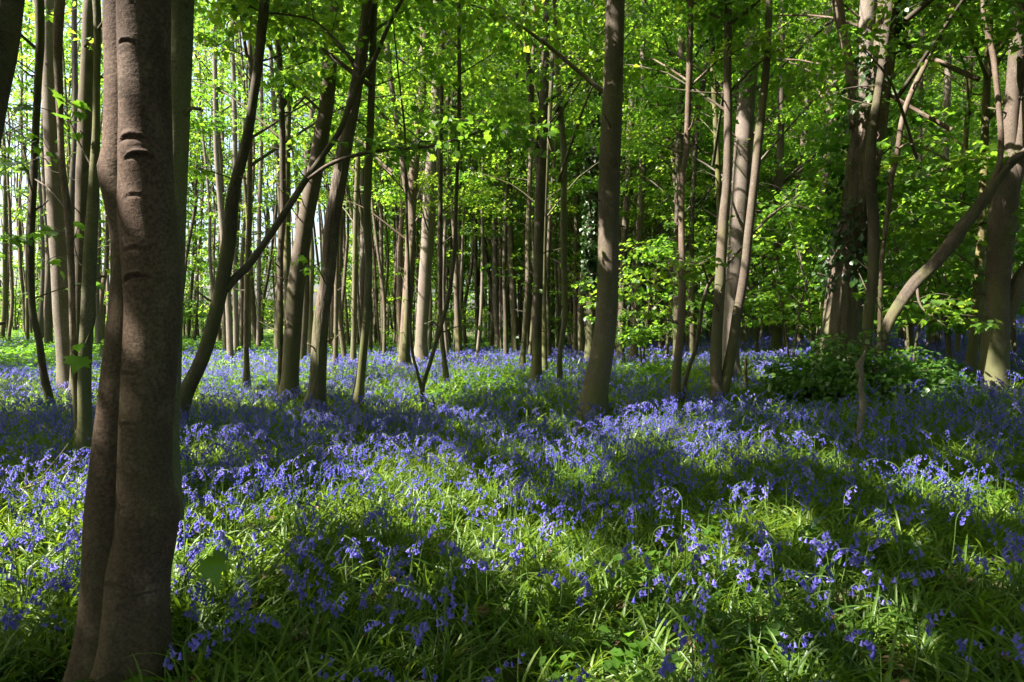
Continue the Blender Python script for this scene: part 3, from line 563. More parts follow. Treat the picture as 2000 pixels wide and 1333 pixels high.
T('beech_tree', 'stout pair of sunlit trunks parting above a shared foot at the right edge', [(1941, 768, 58), (1942, 740, 48), (1944, 662, 46), (1948, 575, 42), (1952, 505, 44), (1957, 435, 48), (1964, 370, 48), (1972, 310, 28), (1974, 245, 27), (1980, 180, 27), (1986, 105, 28), (1992, 50, 29), (1997, 0, 30)], 'smooth', Y=9, lump=.05, seg=44,
  stems=[dict(pts=[(1968, 390, 34), (1982, 320, 36), (1992, 250, 34), (2003, 160, 33), (2014, 60, 32), (2020, 0, 32)], seg=30),
         dict(pts=[(1945, 670, 30), (1962, 625, 30), (1980, 580, 34), (2000, 545, 36), (2030, 500, 34)], seg=26, mat='rough')],
  branches=[dict(pts=[(1960, 420, 8), (1910, 440, 6), (1850, 470, 4), (1800, 500, 2)], Y1=9.8, leaves=18, ne=8, ls=.12, tl=1.3), dict(pts=[(1975, 320, 7), (1920, 310, 5), (1850, 330, 4), (1790, 350, 2)], Y1=9.8, leaves=16, ne=8, ls=.12, tl=1.3)])
T('young_tree', 'yellow mossy trunk immediately left of the stout sunlit pair', [(1892, 752, 26), (1895, 715, 21), (1902, 662, 18), (1909, 592, 17), (1914, 500, 16), (1918, 400, 15), (1926, 200, 13), (1934, 0, 12)], 'mossy', Y=10.5)
T('slender_tree', 'short-footed thin stem among the bluebells right of the fork-footed pair', [(1456, 745, 7), (1456, 730, 6), (1457, 715, 6), (1456, 700, 5)], 'red', Y=10.5, top=0, crown=False)
for px, lab, Yb, wd, mt in [(655, 'slim leaning trunk between the furrowed trunk and its slender neighbour', 19, 9, 'smooth'), (690, 'slim trunk leaning right behind the slender sunlit-footed trunk', 20, 10, 'green'),
                            (505, 'thin pale trunk behind the left side of the smooth grey leaning trunk', 27, 8, 'pale'), (462, 'sunlit pale trunk behind the curved leaning trunk', 24, 10, 'pale'),
                            (1090, 'pale sunlit distant trunk behind the crooked-footed slim trunk', 28, 9, 'pale'), (1123, 'thin leaning distant trunk left of the ivy-wrapped trunk', 26, 9, 'smooth'),
                            (932, 'thin distant trunk left of the brightly sunlit pale trunk', 30, 7, 'dark'), (1292, 'thin dark distant trunk between the centre and the knobbly trunk', 24, 11, 'dark'),
                            (748, 'thin distant trunk right of the slender sunlit-footed trunk', 27, 8, 'smooth')]:
    ln = rng.uniform(-.04, .06)
    g0 = 640 + FPX * (CAMH - .2) / Yb - 4
    T('slender_tree', lab, [(px, g0, wd * 1.3), (px + ln * 60, g0 - 60, wd), (px + ln * 260, 430, wd), (px + ln * 400 + 4, 250, wd * .9), (px + ln * 640, 0, wd * .8)], mt, Y=Yb, group=None)

# ------------------------------------------------------------------ unseen trees added outside the frame to shade the floor, and the ranks behind
bark_cycle = ['smooth', 'green', 'dark', 'smooth', 'pale', 'red']
SIDE = []
for ix in np.arange(-27, 25, 4.0):
    for iy in np.arange(-17, 20, 4.0):
        zz_ = np.linspace(.5, 12, 24); best = None
        for q in range(14):                    # placed where the stem's shadow misses the sun flecks
            x = ix + rng.uniform(-1.6, 1.6); y = iy + rng.uniform(-1.6, 1.6)
            v = litval(np.stack([np.full(24, x), np.full(24, y), zz_], -1)).sum()
            if best is None or v < best[0]: best = (v, x, y)
        x, y = best[1:]
        infov = y > 0 and abs(x) < .76 * y + 1.6
        if infov or (x > 12 and y < -2) or math.hypot(x, y) < 2.6: continue
        SIDE.append((x, y))
def grown_tree(x, y, H, r0, nc, R, zc, mat, label, group, name='beech_tree', per=170, ls=.15, filt=True, seed=0, lf=LF_FAR):
    g = float(gz(x, y)); base = np.array([x, y, g])
    n = 9; z = np.linspace(-.1, H, n); wx = np.cumsum(rng.normal(0, .11, n)); wy = np.cumsum(rng.normal(0, .11, n))
    ln = rng.normal(0, .025, 2)
    A = np.stack([x + wx - wx[0] + ln[0] * z, y + wy - wy[0] + ln[1] * z, g + z, r0 * (1 - .72 * z / H)], -1)
    Q = catmull(A, .35); root = empty(name, base, label, 'tree', group)
    ge = Geo(); V, F = tube(Q[:, :3], Q[:, 3], 8, stem_disp(seed, .4, g, 0, .05)); ge.add(V, F)
    C, ax = crown_centres(Q[:, :3], g + zc, g + H + .6, R, nc)
    if rng.random() < .5 and not filt:          # a forked stem
        k = int(len(Q) * rng.uniform(.25, .5)); d = rng.uniform(0, 6.28); t = np.linspace(0, 1, len(Q) - k)
        P2 = Q[k:, :3] + np.stack([np.cos(d) * t * 1.4, np.sin(d) * t * 1.4, t * 0], -1); V, F = tube(P2, Q[k:, 3] * .75, 7); ge.add(V, F)
    limbs(ge, C, ax, 26, .03)
    tr = ge.make("trunk", M[mat], root, base)
    s = spray_leaves(C, per, .62, ls, lf, rng.uniform(.35, .7), filt=filt)
    cr_ = None
    if s: gl = Geo(); gl.add(s[0], s[1], 0, s[2]); cr_ = gl.make("crown", M['leaf'], root, base)
    return root, tr, cr_
for k, (x, y) in enumerate(SIDE):
    grown_tree(x, y, rng.uniform(11.5, 14), rng.uniform(.08, .14), 62, 3.0, 5.2, bark_cycle[k % 6],
               'unseen young beech tree added outside the frame to shade the bluebells', 'added shade trees around the clearing', seed=k)
def zone(x, y):
    px = 1000 + FPX * x / y
    a = 'at the far left' if px < 380 else 'in the left half' if px < 800 else 'in the middle' if px < 1200 else 'in the right half' if px < 1620 else 'at the far right'
    b = 'behind the bluebell carpet' if y < 34 else 'deep in the wood'
    return f'slim tree in spring leaf {b} {a}', f'distant slim trees {b} {a}'
PTS = list(FOREST)
def free(x, y, dmin):
    px = x / y
    for a, b in PTS:
        if math.hypot(a - x, b - y) < dmin: return False
    return True
mid = []
tries = 0
while len(mid) < 92 and tries < 9000:
    tries += 1
    y = rng.uniform(21, 35); x = rng.uniform(-.80, .80) * y - 1.5
    if not free(x, y, 1.7): continue
    mid.append((x, y)); PTS.append((x, y))
while len(mid) < 110:                            # unseen trees added beyond the left edge, on the sun side
    y = rng.uniform(20, 34); x = -.8 * y - rng.uniform(1, 9)
    mid.append((x, y)); PTS.append((x, y))
for k, (x, y) in enumerate(mid):
    lab, grp = zone(x, y)
    if abs(x) > .77 * y: lab, grp = 'unseen young beech tree added outside the frame to shade the bluebells', 'added shade trees around the clearing'
    grown_tree(x, y, rng.uniform(15, 18.5), rng.uniform(.07, .15), int(66 if x > -.15 * y else 14), 2.5, rng.uniform(2.8, 6.5), bark_cycle[k % 6], lab, grp, per=62, ls=.14, seed=k)
protos = []
def far_proto(i):
    x, y = (i - 3.5) * 7.0, 46 + rng.uniform(-2, 2); lab, grp = zone(x, y)
    return grown_tree(x, y, rng.uniform(17, 21), rng.uniform(.10, .17), 74, 2.8, rng.uniform(3., 6.5), bark_cycle[i % 6], lab, grp, per=52, ls=.19, filt=False, seed=300 + i)
for i in range(8): protos.append(far_proto(i)); PTS.append((protos[-1][0].location.x, protos[-1][0].location.y))
nf = 0; tries = 0
while nf < 150 and tries < 20000:
    tries += 1
    y = 34 + 30 * rng.random() ** 1.1; x = rng.uniform(-.85, .82) * y
    if not free(x, y, 2.2): continue
    if x < -.22 * y and rng.random() < .94: continue        # the wood thins out to the left
    PTS.append((x, y)); r0, t0, c0 = protos[rng.integers(8)]
    r = r0.copy(); S.collection.objects.link(r); r.location = (x, y, float(gz(x, y))); r.rotation_euler = (0, 0, rng.uniform(0, 6.28))
    sc = rng.uniform(.85, 1.15); r.scale = (sc, sc, sc); lab, grp = zone(x, y); r['label'] = lab; r['group'] = grp
    for c in (t0, c0):
        q = c.copy(); S.collection.objects.link(q); q.parent = r
    nf += 1
# slim poles ranked behind the clearing
def pzone(px, y):
    a = 'left of the smooth grey leaning trunk' if px < 560 else 'left of the dark double trunk' if px < 1040 else 'between the double trunk and the massive oak' if px < 1620 else 'beyond the massive oak'
    return f'thin bare pole tree far back, {a}', f'thin pole trees {a}'
PP = []
for k in range(215):
    for q in range(30):
        y = rng.uniform(23, 46); px = rng.uniform(20, 1990) if k % 5 > 1 and k > 60 else rng.uniform(620, 1560); x = (px - 1000) / FPX * y
        if free(x, y, .75): break
    PTS.append((x, y)); lab, grp = pzone(px, y)
    if k < 8:
        PP.append(grown_tree(x, y, rng.uniform(15, 18), rng.uniform(.05, .10), 30, 1.7, rng.uniform(6, 9), bark_cycle[(k * 5) % 6], lab, grp, name='pole_tree', per=52, ls=.13, filt=False, seed=700 + k)); continue
    r0, t0, c0 = PP[rng.integers(8)]; r = r0.copy(); S.collection.objects.link(r); r.location = (x, y, float(gz(x, y))); r.rotation_euler = (rng.normal(0, .03), rng.normal(0, .03), rng.uniform(0, 6.28))
    sc = rng.uniform(.85, 1.15); r.scale = (sc, sc, sc); r['label'] = lab; r['group'] = grp
    for c in (t0, c0):
        q = c.copy(); S.collection.objects.link(q); q.parent = r
# ------------------------------------------------------------------ understorey saplings in leaf
def sapling(x, y, H, R, nc, lab, grp, per=34, ls=.12, T_=LF_MID, mat='leaf', stems=3, name='sapling'):
    g = float(gz(x, y)); base = np.array([x, y, g]); root = empty(name, base, lab, 'sapling' if name == 'sapling' else 'shrub', grp)
    ge = Geo(); C = []
    for s_ in range(stems):
        a = rng.uniform(0, 6.28); L = R * .6
        P = catmull([base + [0, 0, -.05], base + [math.cos(a) * L * .3, math.sin(a) * L * .3, H * .45], base + [math.cos(a) * L, math.sin(a) * L, H * rng.uniform(.8, 1)]], .2)
        V, F = tube(P, np.linspace(.012 + .005 * H, .004, len(P)), 6); ge.add(V, F)
        c, ax = crown_centres(P, g + H * .24, g + H * 1.02, R * .8, nc // stems); limbs(ge, c, ax, 7, .012, 3, .3); C.append(c)
    C = np.vstack(C); st = ge.make("stem", M['twig'], root, base)
    s = spray_leaves(C, per, .42, ls, T_, rng.uniform(.3, .6), .35, .3, filt=False)
    gl = Geo(); gl.add(s[0], s[1], 0, s[2]); fo = gl.make("foliage", M[mat], root, base); return root, st, fo
def scopy(p, x, y, sc, lab, grp):
    r = p[0].copy(); S.collection.objects.link(r); r.location = (x, y, float(gz(x, y))); r.rotation_euler = (0, 0, rng.uniform(0, 6.28)); r.scale = (sc,) * 3
    r['label'] = lab; r['group'] = grp
    for c in p[1:]:
        q = c.copy(); S.collection.objects.link(q); q.parent = r
def szone(px, y):
    a = 'left of the curved leaning trunk' if px < 430 else 'between the curved leaning trunk and the centre' if px < 900 else 'near the centre of the wood' if px < 1200 else 'between the central trunk and the massive oak' if px < 1600 else 'right of the massive oak'
    b = 'low leafy sapling' if y < 21 else 'distant leafy sapling'
    return f'{b} {a}', f'{b}s {a}'
sp = []
seeds = [(1255, 16, 3.0, 1.3), (1300, 19, 3.8, 1.5), (1545, 14.5, 3.4, 1.4), (1480, 18.5, 3.8, 1.4), (1780, 12.5, 3.8, 1.6), (1860, 11.5, 3.4, 1.4)]
for px, y, H, R in seeds:
    x = (px - 1000) / FPX * y; lab, grp = szone(px, y); sp.append(sapling(x, y, H, R, 42, lab, grp))
more = [(1690, 14.5, 1.0), (1590, 16.5, 1.1), (1720, 16, 1.2), (1830, 15.5, 1.2), (1920, 13.5, 1.0), (1985, 12, 1.0), (1960, 16, 1.2), (1345, 24, 1.3),
        (1600, 20, 1.4), (1535, 18, 1.2), (1760, 19, 1.4), (1880, 19, 1.4), (1660, 19, 1.3), (1120, 27, 1.1), (880, 30, 1.2)]
for px, y, sc in more:
    x = (px - 1000) / FPX * y; lab, grp = szone(px, y); scopy(sp[rng.integers(6)], x, y, sc, lab, grp)
for k in range(56):
    y = rng.uniform(28, 52); px = rng.uniform(-40, 2040); x = (px - 1000) / FPX * y
    if px < 330 and rng.random() < .35: continue
    lab, grp = szone(px, y); scopy(sp[rng.integers(6)], x, y, rng.uniform(.75, 1.7), lab, grp)
# far wood beyond everything one can count
ge = Geo()
for k in range(170):
    a = rng.uniform(-.95, .95); y = rng.uniform(66, 92); x = a * y; z = float(gz(x, y)); H = rng.uniform(16, 24)
    P = np.array([[x, y, z - .2], [x + rng.normal(0, .4), y, z + H * .5], [x + rng.normal(0, .8), y, z + H]]); P = catmull(P, 2.5)
    V, F = tube(P, np.linspace(rng.uniform(.12, .25), .04, len(P)), 5, cap=False); ge.add(V, F, 0, .5)
c = np.stack([rng.uniform(-1, 1, 2600), rng.uniform(62, 95, 2600), rng.beta(1.2, 1.5, 2600) * 22], -1); c[:, 0] *= c[:, 1]
c = c[(c[:, 0] > -.25 * c[:, 1]) | (rng.random(len(c)) < .05) | (c[:, 2] < 3)]
c[:, 2] += gz(c[:, 0], c[:, 1])
s = spray_leaves(c, 30, 1.5, .42, LF_FAR, .5, filt=False); ge.add(s[0], s[1], 1, s[2])
tag(ge.make("distant_woodland", [M['smooth'], M['leaf']]), 'far wood of slim trunks and bright leaves closing the view', 'woodland', kind='stuff')

# ------------------------------------------------------------------ bluebells, their leaves, and what grows between them
def strap_leaf(L, a, lean, wd, seg, twist, two=True):
    t = np.linspace(0, 1, seg + 1); th = lean + (1.9 - lean) * t ** 1.5 * rng.uniform(.55, 1.1)
    dx = np.concatenate([[0], np.cumsum(np.sin(th[:-1]))]) * L / seg; dz = np.concatenate([[0], np.cumsum(np.cos(th[:-1]))]) * L / seg
    wv = wd * np.minimum(1, .55 + 1.2 * t) * np.sqrt(np.clip(1 - t ** 3.5, 0, 1)); wv[-1] = .0003
    n = np.stack([-np.sin(a) * np.ones_like(t), np.cos(a) * np.ones_like(t), twist * t], -1); n /= np.linalg.norm(n, axis=1)[:, None]
    c = np.stack([np.cos(a) * dx, np.sin(a) * dx, dz], -1)
    if two:
        up = np.stack([-np.cos(a) * np.cos(th), -np.sin(a) * np.cos(th), np.sin(th)], -1)
        V = np.stack([c - n * wv[:, None] / 2 + up * wv[:, None] * .18, c, c + n * wv[:, None] / 2 + up * wv[:, None] * .18], 1).reshape(-1, 3)
        i = np.arange(seg)[:, None] * 3; F = np.concatenate([i + np.array([[0, 1, 4, 3]]), i + np.array([[1, 2, 5, 4]])])
    else:
        V = np.stack([c - n * wv[:, None] / 2, c + n * wv[:, None] / 2], 1).reshape(-1, 3)
        i = np.arange(seg)[:, None] * 2; F = i + np.array([[0, 1, 3, 2]])
    return V, F
def tuft(nl, seg, wd, two, Lm=.20):
    V = []; F = []; n = 0
    for k in range(nl):
        v, f = strap_leaf(Lm * rng.uniform(.6, 1.35), rng.uniform(0, 6.28), rng.uniform(.15, .95), wd * rng.uniform(.7, 1.25), seg, rng.normal(0, .6), two)
        v = v + [rng.normal(0, .018), rng.normal(0, .018), -.01]; V.append(v); F.append(f + n); n += len(v)
    return np.vstack(V), [np.vstack(F)]
TUFT_N = [tuft(12, 7, .0095, True) for _ in range(10)]
TUFT_M = [tuft(8, 4, .015, False) for _ in range(8)]
TUFT_F = [tuft(6, 2, .022, False, .25) for _ in range(6)]
def bell_geo(seg, rings, L=.019):
    # hanging bell, mouth down along -Z, petal tips curled back
    if rings >= 4: prof = [(.0006, 0), (.0034, -.12), (.0042, -.45), (.0050, -.80), (.0078, -.98)]
    elif rings == 3: prof = [(.002, 0), (.0046, -.5), (.0080, -1.0)]
    else: prof = [(.0022, 0), (.0080, -1.0)]
    V = []
    for k, (r, z) in enumerate(prof):
        for j in range(seg):
            a = 6.2832 * j / seg; rr = r
            V.append((rr * math.cos(a), rr * math.sin(a), z * L))
    F = [[k * seg + j, k * seg + (j + 1) % seg, (k + 1) * seg + (j + 1) % seg, (k + 1) * seg + j] for k in range(len(prof) - 1) for j in range(seg)]
    tips = []
    if rings >= 4:
        m = (len(prof) - 1) * seg
        for j in range(seg):
            a = 6.2832 * (j + .5) / seg; V.append((.0125 * math.cos(a), .0125 * math.sin(a), -.90 * L)); tips.append([m + j, m + (j + 1) % seg, len(V) - 1])
    return np.array(V), [np.array(F)] + ([np.array(tips)] if tips else [])
def plant_layout(H, nb, side):
    """stem curve and bell places of one bluebell: arched tip, bells hanging to one side"""
    t = np.linspace(0, 1, 14); bend = np.clip(t - .66, 0, 1) / .34
    P = np.stack([side * (.02 * t + .075 * bend ** 2), .012 * np.sin(3 * t), H * (t - .16 * bend ** 2)], -1)
    out = []
    for k in range(nb):
        u = .66 + .34 * (k + .6) / nb; q = np.array([np.interp(u, t, P[:, i]) for i in range(3)])
        a = rng.normal(0, 1.0) + (0 if side > 0 else math.pi); rr = rng.uniform(.008, .018)
        s_ = 1.12 - .45 * (k / max(1, nb - 1)) ** 2
        out.append((q, q + np.array([math.cos(a) * rr, math.sin(a) * rr, -.004 + .004 * rng.random()]), a, rng.uniform(.25, .95) * (1 - .5 * k / nb), s_))
    return P, out
def whole_plant(seg, rings, nb, bs, ss, H=.36):
    side = rng.choice([-1, 1]); P, bl = plant_layout(H, nb, side); V = []; F3 = []; F4 = []; m4 = []; m3 = []; n = 0
    Ps = P if ss > 3 else P[[0, 6, 10, 13]]
    v, f = tube(Ps, np.linspace(.0022, .0011, len(Ps)) * (1 if ss > 3 else 1.4), ss, cap=False); V.append(v); F4.append(f[0]); m4 += [0] * len(f[0]); n += len(v)
    bv, bf = bell_geo(seg, rings)
    for q, e, a, tl, s_ in bl:
        R = rot_from(np.array([a - math.pi / 2]), np.array([tl]), np.array([0.]))[0]
        v = (bv * bs * s_) @ R.T + e; V.append(v); F4.append(bf[0] + n); m4 += [1] * len(bf[0])
        if len(bf) > 1: F3.append(bf[1] + n); m3 += [1] * len(bf[1])
        n += len(v)
    return np.vstack(V), [np.vstack(F4)] + ([np.vstack(F3)] if F3 else []), [np.array(m4)] + ([np.array(m3)] if m3 else [])
def where(n, y0, y1, ext=.80, pw=1.):
    y = y0 + (y1 - y0) * rng.random(n) ** pw; keepw = rng.random(n) < (y / y1) ** (1 if pw == 1 else .6)
    y = y[keepw]; x = rng.uniform(-1, 1, len(y)) * (ext * y + .4); return x, y
def clear(x, y):
    k = np.ones(len(x), bool)
    for (a, b), r in CLR: k &= ((x - a) ** 2 + (y - b) ** 2) > r * r
    return k
CLR = [((p[0], p[1]), .10 if p[1] > 4 else .20) for p in FOREST if p[1] < 16] + [((FOREST[0][0] + .02, FOREST[0][1] - .28), .22), ((FOREST[0][0] - .12, FOREST[0][1] - .15), .2)]
def patch(x, y, lst):
    v = np.zeros(len(x))
    for px, py, rx, ry in lst:
        c = ground_at(px, py, .15); Y = c[1]; v = np.maximum(v, np.exp(-(((x - c[0]) / (rx * Y / FPX)) ** 2 + ((y - c[1]) / (ry * Y * Y / (FPX * 1.05))) ** 2)))
    return v
GREENS = [(980, 745, 190, 26), (1290, 735, 110, 30), (880, 770, 90, 14), (1160, 1120, 150, 60), (240, 745, 100, 14), (600, 742, 120, 9), (1640, 800, 140, 28), (1100, 1260, 130, 50), (420, 1065, 80, 25), (820, 1010, 120, 30), (1500, 1050, 130, 40), (60, 700, 200, 22)]
BLUES = [(560, 960, 300, 60), (700, 830, 500, 22), (1500, 820, 400, 30), (80, 820, 200, 40), (950, 690, 500, 14), (1700, 670, 300, 20), (120, 950, 120, 50), (450, 830, 200, 30)]
def flower_density(x, y):
    n = .55 + .55 * vnoise(x, y, 2.4, 21) + .45 * vnoise(x, y, 6.5, 22)
    far = np.clip((y - 5) / 8, 0, 1)
    d = (.44 + .12 * far) * (.75 + 1.1 * (n - .5)) + .30 * patch(x, y, BLUES)
    return np.clip(d * (1 - .90 * patch(x, y, GREENS)) * np.clip((y - .8) / 2.4, .5, 1), 0.015, 1)
def put(name, mats, sets, label, cat, tpl_m=None):
    ge = Geo()
    for Tm, x, y, sc, tilt, var in sets:
        pick = rng.integers(0, len(Tm), len(x))
        for k, t in enumerate(Tm):
            q = pick == k
            if not q.any(): continue
            n = q.sum(); pos = np.stack([x[q], y[q], gz(x[q], y[q])], -1)
            R = rot_from(rng.uniform(0, 6.28, n), rng.normal(0, tilt, n), rng.normal(0, tilt, n))
            V, F, vv = scatter((t[0], t[1]), pos, R, (sc[q] if np.ndim(sc) else np.full(n, sc)) * rng.uniform(.72, 1.25, n), np.clip(var[q] if np.ndim(var) else rng.normal(var, .16, n), 0, 1))
            ge.V.append(V); ge.var.append(vv)
            for fi, f in enumerate(F):
                ge.F.append(f + ge.n); ge.m.append(np.tile(t[2][fi], n) if len(t) > 2 else np.zeros(len(f), int))
            ge.n += len(V)
    V = np.concatenate(ge.V); Fs = []; Ms = []
    for k in (3, 4):
        z = [i for i, f in enumerate(ge.F) if f.shape[1] == k]
        if z: Fs.append(np.concatenate([ge.F[i] for i in z])); Ms.append(np.concatenate([ge.m[i] for i in z]))
    o = build(name, V, Fs, mats, None, None, True, np.concatenate(ge.var), Ms)
    return tag(o, label, cat, None, 'stuff')
# leaves of the bluebells
A0 = where(14500, 1.1, 7); A1 = where(21000, 7, 16); A2 = where(42000, 16, 46)
sets = []
for (x, y), Tm, sc in ((A0, TUFT_N, 1.0), (A1, TUFT_M, 1.05), (A2, TUFT_F, 1.25)):
    k = clear(x, y); x, y = x[k], y[k]; k = rng.random(len(x)) < .80 + .3 * vnoise(x, y, 1.7, 31) ; x, y = x[k], y[k]
    sets.append((Tm, x, y, sc * (1 + .22 * vnoise(x, y, 2.0, 32)), .12, np.clip(.42 + .4 * vnoise(x, y, 2.6, 33) + rng.normal(0, .17, len(x)), 0, 1)))
put("bluebell_leaves", [M['strap']], sets, 'arching strap-shaped green bluebell leaves covering the wood floor', 'leaves')
# the carpet of flowers
ATTR = []
P_N = [whole_plant(6, 4, int(rng.integers(5, 11)), 0.74, 5, .345) for _ in range(16)]
P_M = [whole_plant(5, 3, int(rng.integers(5, 9)), .97, 3) for _ in range(8)]
P_F = [whole_plant(4, 2, 5, 1.75, 3) for _ in range(8)]
B0 = where(20000, 1.45, 7.5); B1 = where(29000, 7.5, 17); B2 = where(105000, 17, 50)
sets = []; near_xy = None
for (x, y), Tm, sc in ((B0, P_N, 1.0), (B1, P_M, 1.0), (B2, P_F, 1.0)):
    k = clear(x, y) & (rng.random(len(x)) < flower_density(x, y)); x, y = x[k], y[k]
    if Tm is P_N:
        vis = np.abs(x) < .752 * y + .05
        o = np.argsort(np.where(vis, y, 99)); near_xy = (x[o[:300]], y[o[:300]]); x, y = x[o[300:]], y[o[300:]]
    sets.append((Tm, x, y, sc, .09, np.clip(.45 + .3 * vnoise(x, y, 3.0, 41) + rng.normal(0, .27, len(x)), 0, 1)))
put("bluebell_carpet", [M['stalk'], M['bell']], sets, 'dense carpet of violet-blue bluebells running back into the wood', 'bluebells')
# the nearest flowers, each by itself: stem > bells
bv, bf = bell_geo(6, 4); bells = []
for k in range(4):
    b = bv * (.82 + .06 * k); b[:, 2] *= rng.uniform(.95, 1.15)
    bells.append((b, bf))
BP = []
def bb_label(x, y):
    px = 1000 + FPX * x / y; py = 640 + FPX * (CAMH - .3) / y
    a = 'by the foot of the twin-stemmed beech' if px < 480 else 'in the shaded foreground left of centre' if px < 820 else 'in the foreground centre' if px < 1250 else 'in the shaded foreground right of centre' if px < 1620 else 'in the bottom right of the foreground'
    return f'violet-blue bluebell nodding on an arched stem {a}', f'bluebells {a}'
for k in range(8):
    x, y = near_xy[0][k], near_xy[1][k]; lab, grp = bb_label(x, y)
    r = empty("bluebell", (x, y, float(gz(x, y))), lab, 'bluebell', grp)
    side = 1 if k % 2 else -1; H = rng.uniform(.29, .40); P, bl = plant_layout(H, int(rng.integers(5, 10)), side)
    ge = Geo(); v, f = tube(P, np.linspace(.0026, .0013, len(P)), 6); ge.add(v, f, 0, .5)
    for q, e, a, tl, s_ in bl:
        v, f = tube(np.array([q, (q + e) / 2 + [0, 0, .003], e]), np.array([.0009, .0008, .0008]), 4, cap=False); ge.add(v, f, 0, .3)
    st = ge.make("stem", [M['stalk']], r); ch = [st]
    for q, e, a, tl, s_ in bl:
        bi = int(rng.integers(4))
        if k == 0 and len(ch) < 5: bi = len(ch) - 1
        if isinstance(bells[bi], tuple):
            o = build("bell", bells[bi][0], bells[bi][1], M['bell'], r, None, True, np.full(len(bells[bi][0]), .35 + .12 * bi)); bells[bi] = o
        else:
            o = bells[bi].copy(); S.collection.objects.link(o); o.parent = r
        o.location = tuple(e); o.rotation_euler = (tl, 0, a - math.pi / 2); o.rotation_mode = 'XYZ'; o.scale = (s_,) * 3; ch.append(o)
    r.rotation_euler = (rng.normal(0, .08), rng.normal(0, .08), rng.uniform(0, 6.28)); BP.append((r, ch))
for k in range(8, 300):
    x, y = near_xy[0][k], near_xy[1][k]; lab, grp = bb_label(x, y); r0, ch = BP[rng.integers(8)]
    r = r0.copy(); S.collection.objects.link(r); r.location = (x, y, float(gz(x, y))); sc = rng.uniform(.75, 1.15); r.scale = (sc,) * 3
    r.rotation_euler = (rng.normal(0, .09), rng.normal(0, .09), rng.uniform(0, 6.28)); r['label'] = lab; r['group'] = grp
    for c in ch:
        q = c.copy(); S.collection.objects.link(q); q.parent = r
# low broad-leaved herbs in the green patches, and on the sunlit floor behind on the left
def herb(nst, H, nl, ls):
    V = []; F = []; n = 0
    for k in range(nst):
        a = rng.uniform(0, 6.28); c = np.array([rng.normal(0, .05), rng.normal(0, .05), 0])
        for j in range(nl):
            z = H * rng.uniform(.25, 1); p = c + [rng.normal(0, .035), rng.normal(0, .035), z]; yv = rng.uniform(0, 6.28)
            R = rot_from(np.array([yv]), np.array([rng.normal(-.2, .35)]), np.array([rng.normal(0, .3)])); v, f, _ = scatter(LF_FAR, p[None], R, np.array([ls * rng.uniform(.6, 1.2)]), np.zeros(1))
            V.append(v); F.append(f[0] + n); n += len(v)
    return np.vstack(V), [np.vstack(F)]
HB = [herb(5, .22, 7, .055) for _ in range(6)]
x, y = where(42000, 1.6, 46); g = patch(x, y, GREENS); nz = vnoise(x, y, 1.3, 51)
k = clear(x, y) & (rng.random(len(x)) < np.clip(.9 * g + .12 + .5 * (nz > .25) * (y > 6), 0, 1)); x, y = x[k], y[k]
LU = [(40, 690, 260, 34), (560, 680, 300, 9)]
x2, y2 = where(26000, 14, 55); k = rng.random(len(x2)) < patch(x2, y2, LU) + (.5 * (y2 > 32)); x2, y2 = x2[k], y2[k]
put("ground_herbs", [M['leaf']], [(HB, x, y, np.clip(.75 + .02 * y, .8, 1.5), .1, .35), (HB, x2, y2, 1.9, .1, .3)], 'low broad-leaved green herbs growing among the bluebells', 'herbs')
# dead leaves on the soil
x, y = where(11000, 1.3, 14); n = len(x); P = np.stack([x, y, gz(x, y) + rng.uniform(.01, .07, n)], -1)
s = scatter(LF_MID, P, rot_from(rng.uniform(0, 6.28, n), rng.normal(0, .4, n), rng.normal(0, .4, n)), rng.uniform(.03, .08, n), rng.random(n))
ge = Geo(); ge.add(s[0], s[1], 0, s[2]); tag(ge.make("leaf_litter", [M['dead']]), 'curled brown dead leaves lying on the soil', 'dead leaves', kind='stuff')

# ------------------------------------------------------------------ bramble mound, ivy, fallen wood
def mound(px, py, Y, R, H, n, name, lab, cat, mat='deepleaf', ls=.07):
    p = at(px, py, Y); g = float(gz(p[0], Y)); base = np.array([p[0], Y, g]); r = empty(name, base, lab, cat)
    a = rng.uniform(0, 6.28, n); u = np.sqrt(rng.random(n)); hh = H * np.sqrt(np.clip(1 - u ** 2.2, 0, 1)) * (1 + .28 * np.sin(3 * a + 1) + .2 * np.sin(7 * a))
    C = np.stack([base[0] + R * u * np.cos(a) * 1.25, base[1] + .8 * R * u * np.sin(a), g + hh * rng.uniform(.35, 1.05, n)], -1)
    ge = Geo()
    for q in range(0, n, 5):
        P = catmull([base + [rng.normal(0, .2), rng.normal(0, .2), -.03], (base + C[q]) / 2 + [0, 0, .2 * H], C[q]], .12); V, F = tube(P, np.linspace(.007, .002, len(P)), 4); ge.add(V, F)
    ge.make("stem", M['twig'], r, base); s = spray_leaves(C, 16, .2, ls, LF_MID, .4, .5, .3, filt=False)
    gl = Geo(); gl.add(s[0], s[1], 0, s[2]); gl.make("foliage", M[mat], r, base); return r
mound(1690, 760, 9.1, 1.1, .76, 520, 'bramble_bush', 'dark green bramble mound heaped round the foot of the massive oak', 'shrub')
mound(1830, 760, 8.6, .55, .36, 110, 'bramble_bush', 'smaller dark leafy bush just right of the bramble mound', 'shrub')
mound(1560, 740, 10.1, .3, .42, 44, 'elder_bush', 'bright green leafy shoots at the left edge of the bramble mound', 'shrub', 'leaf', .10)
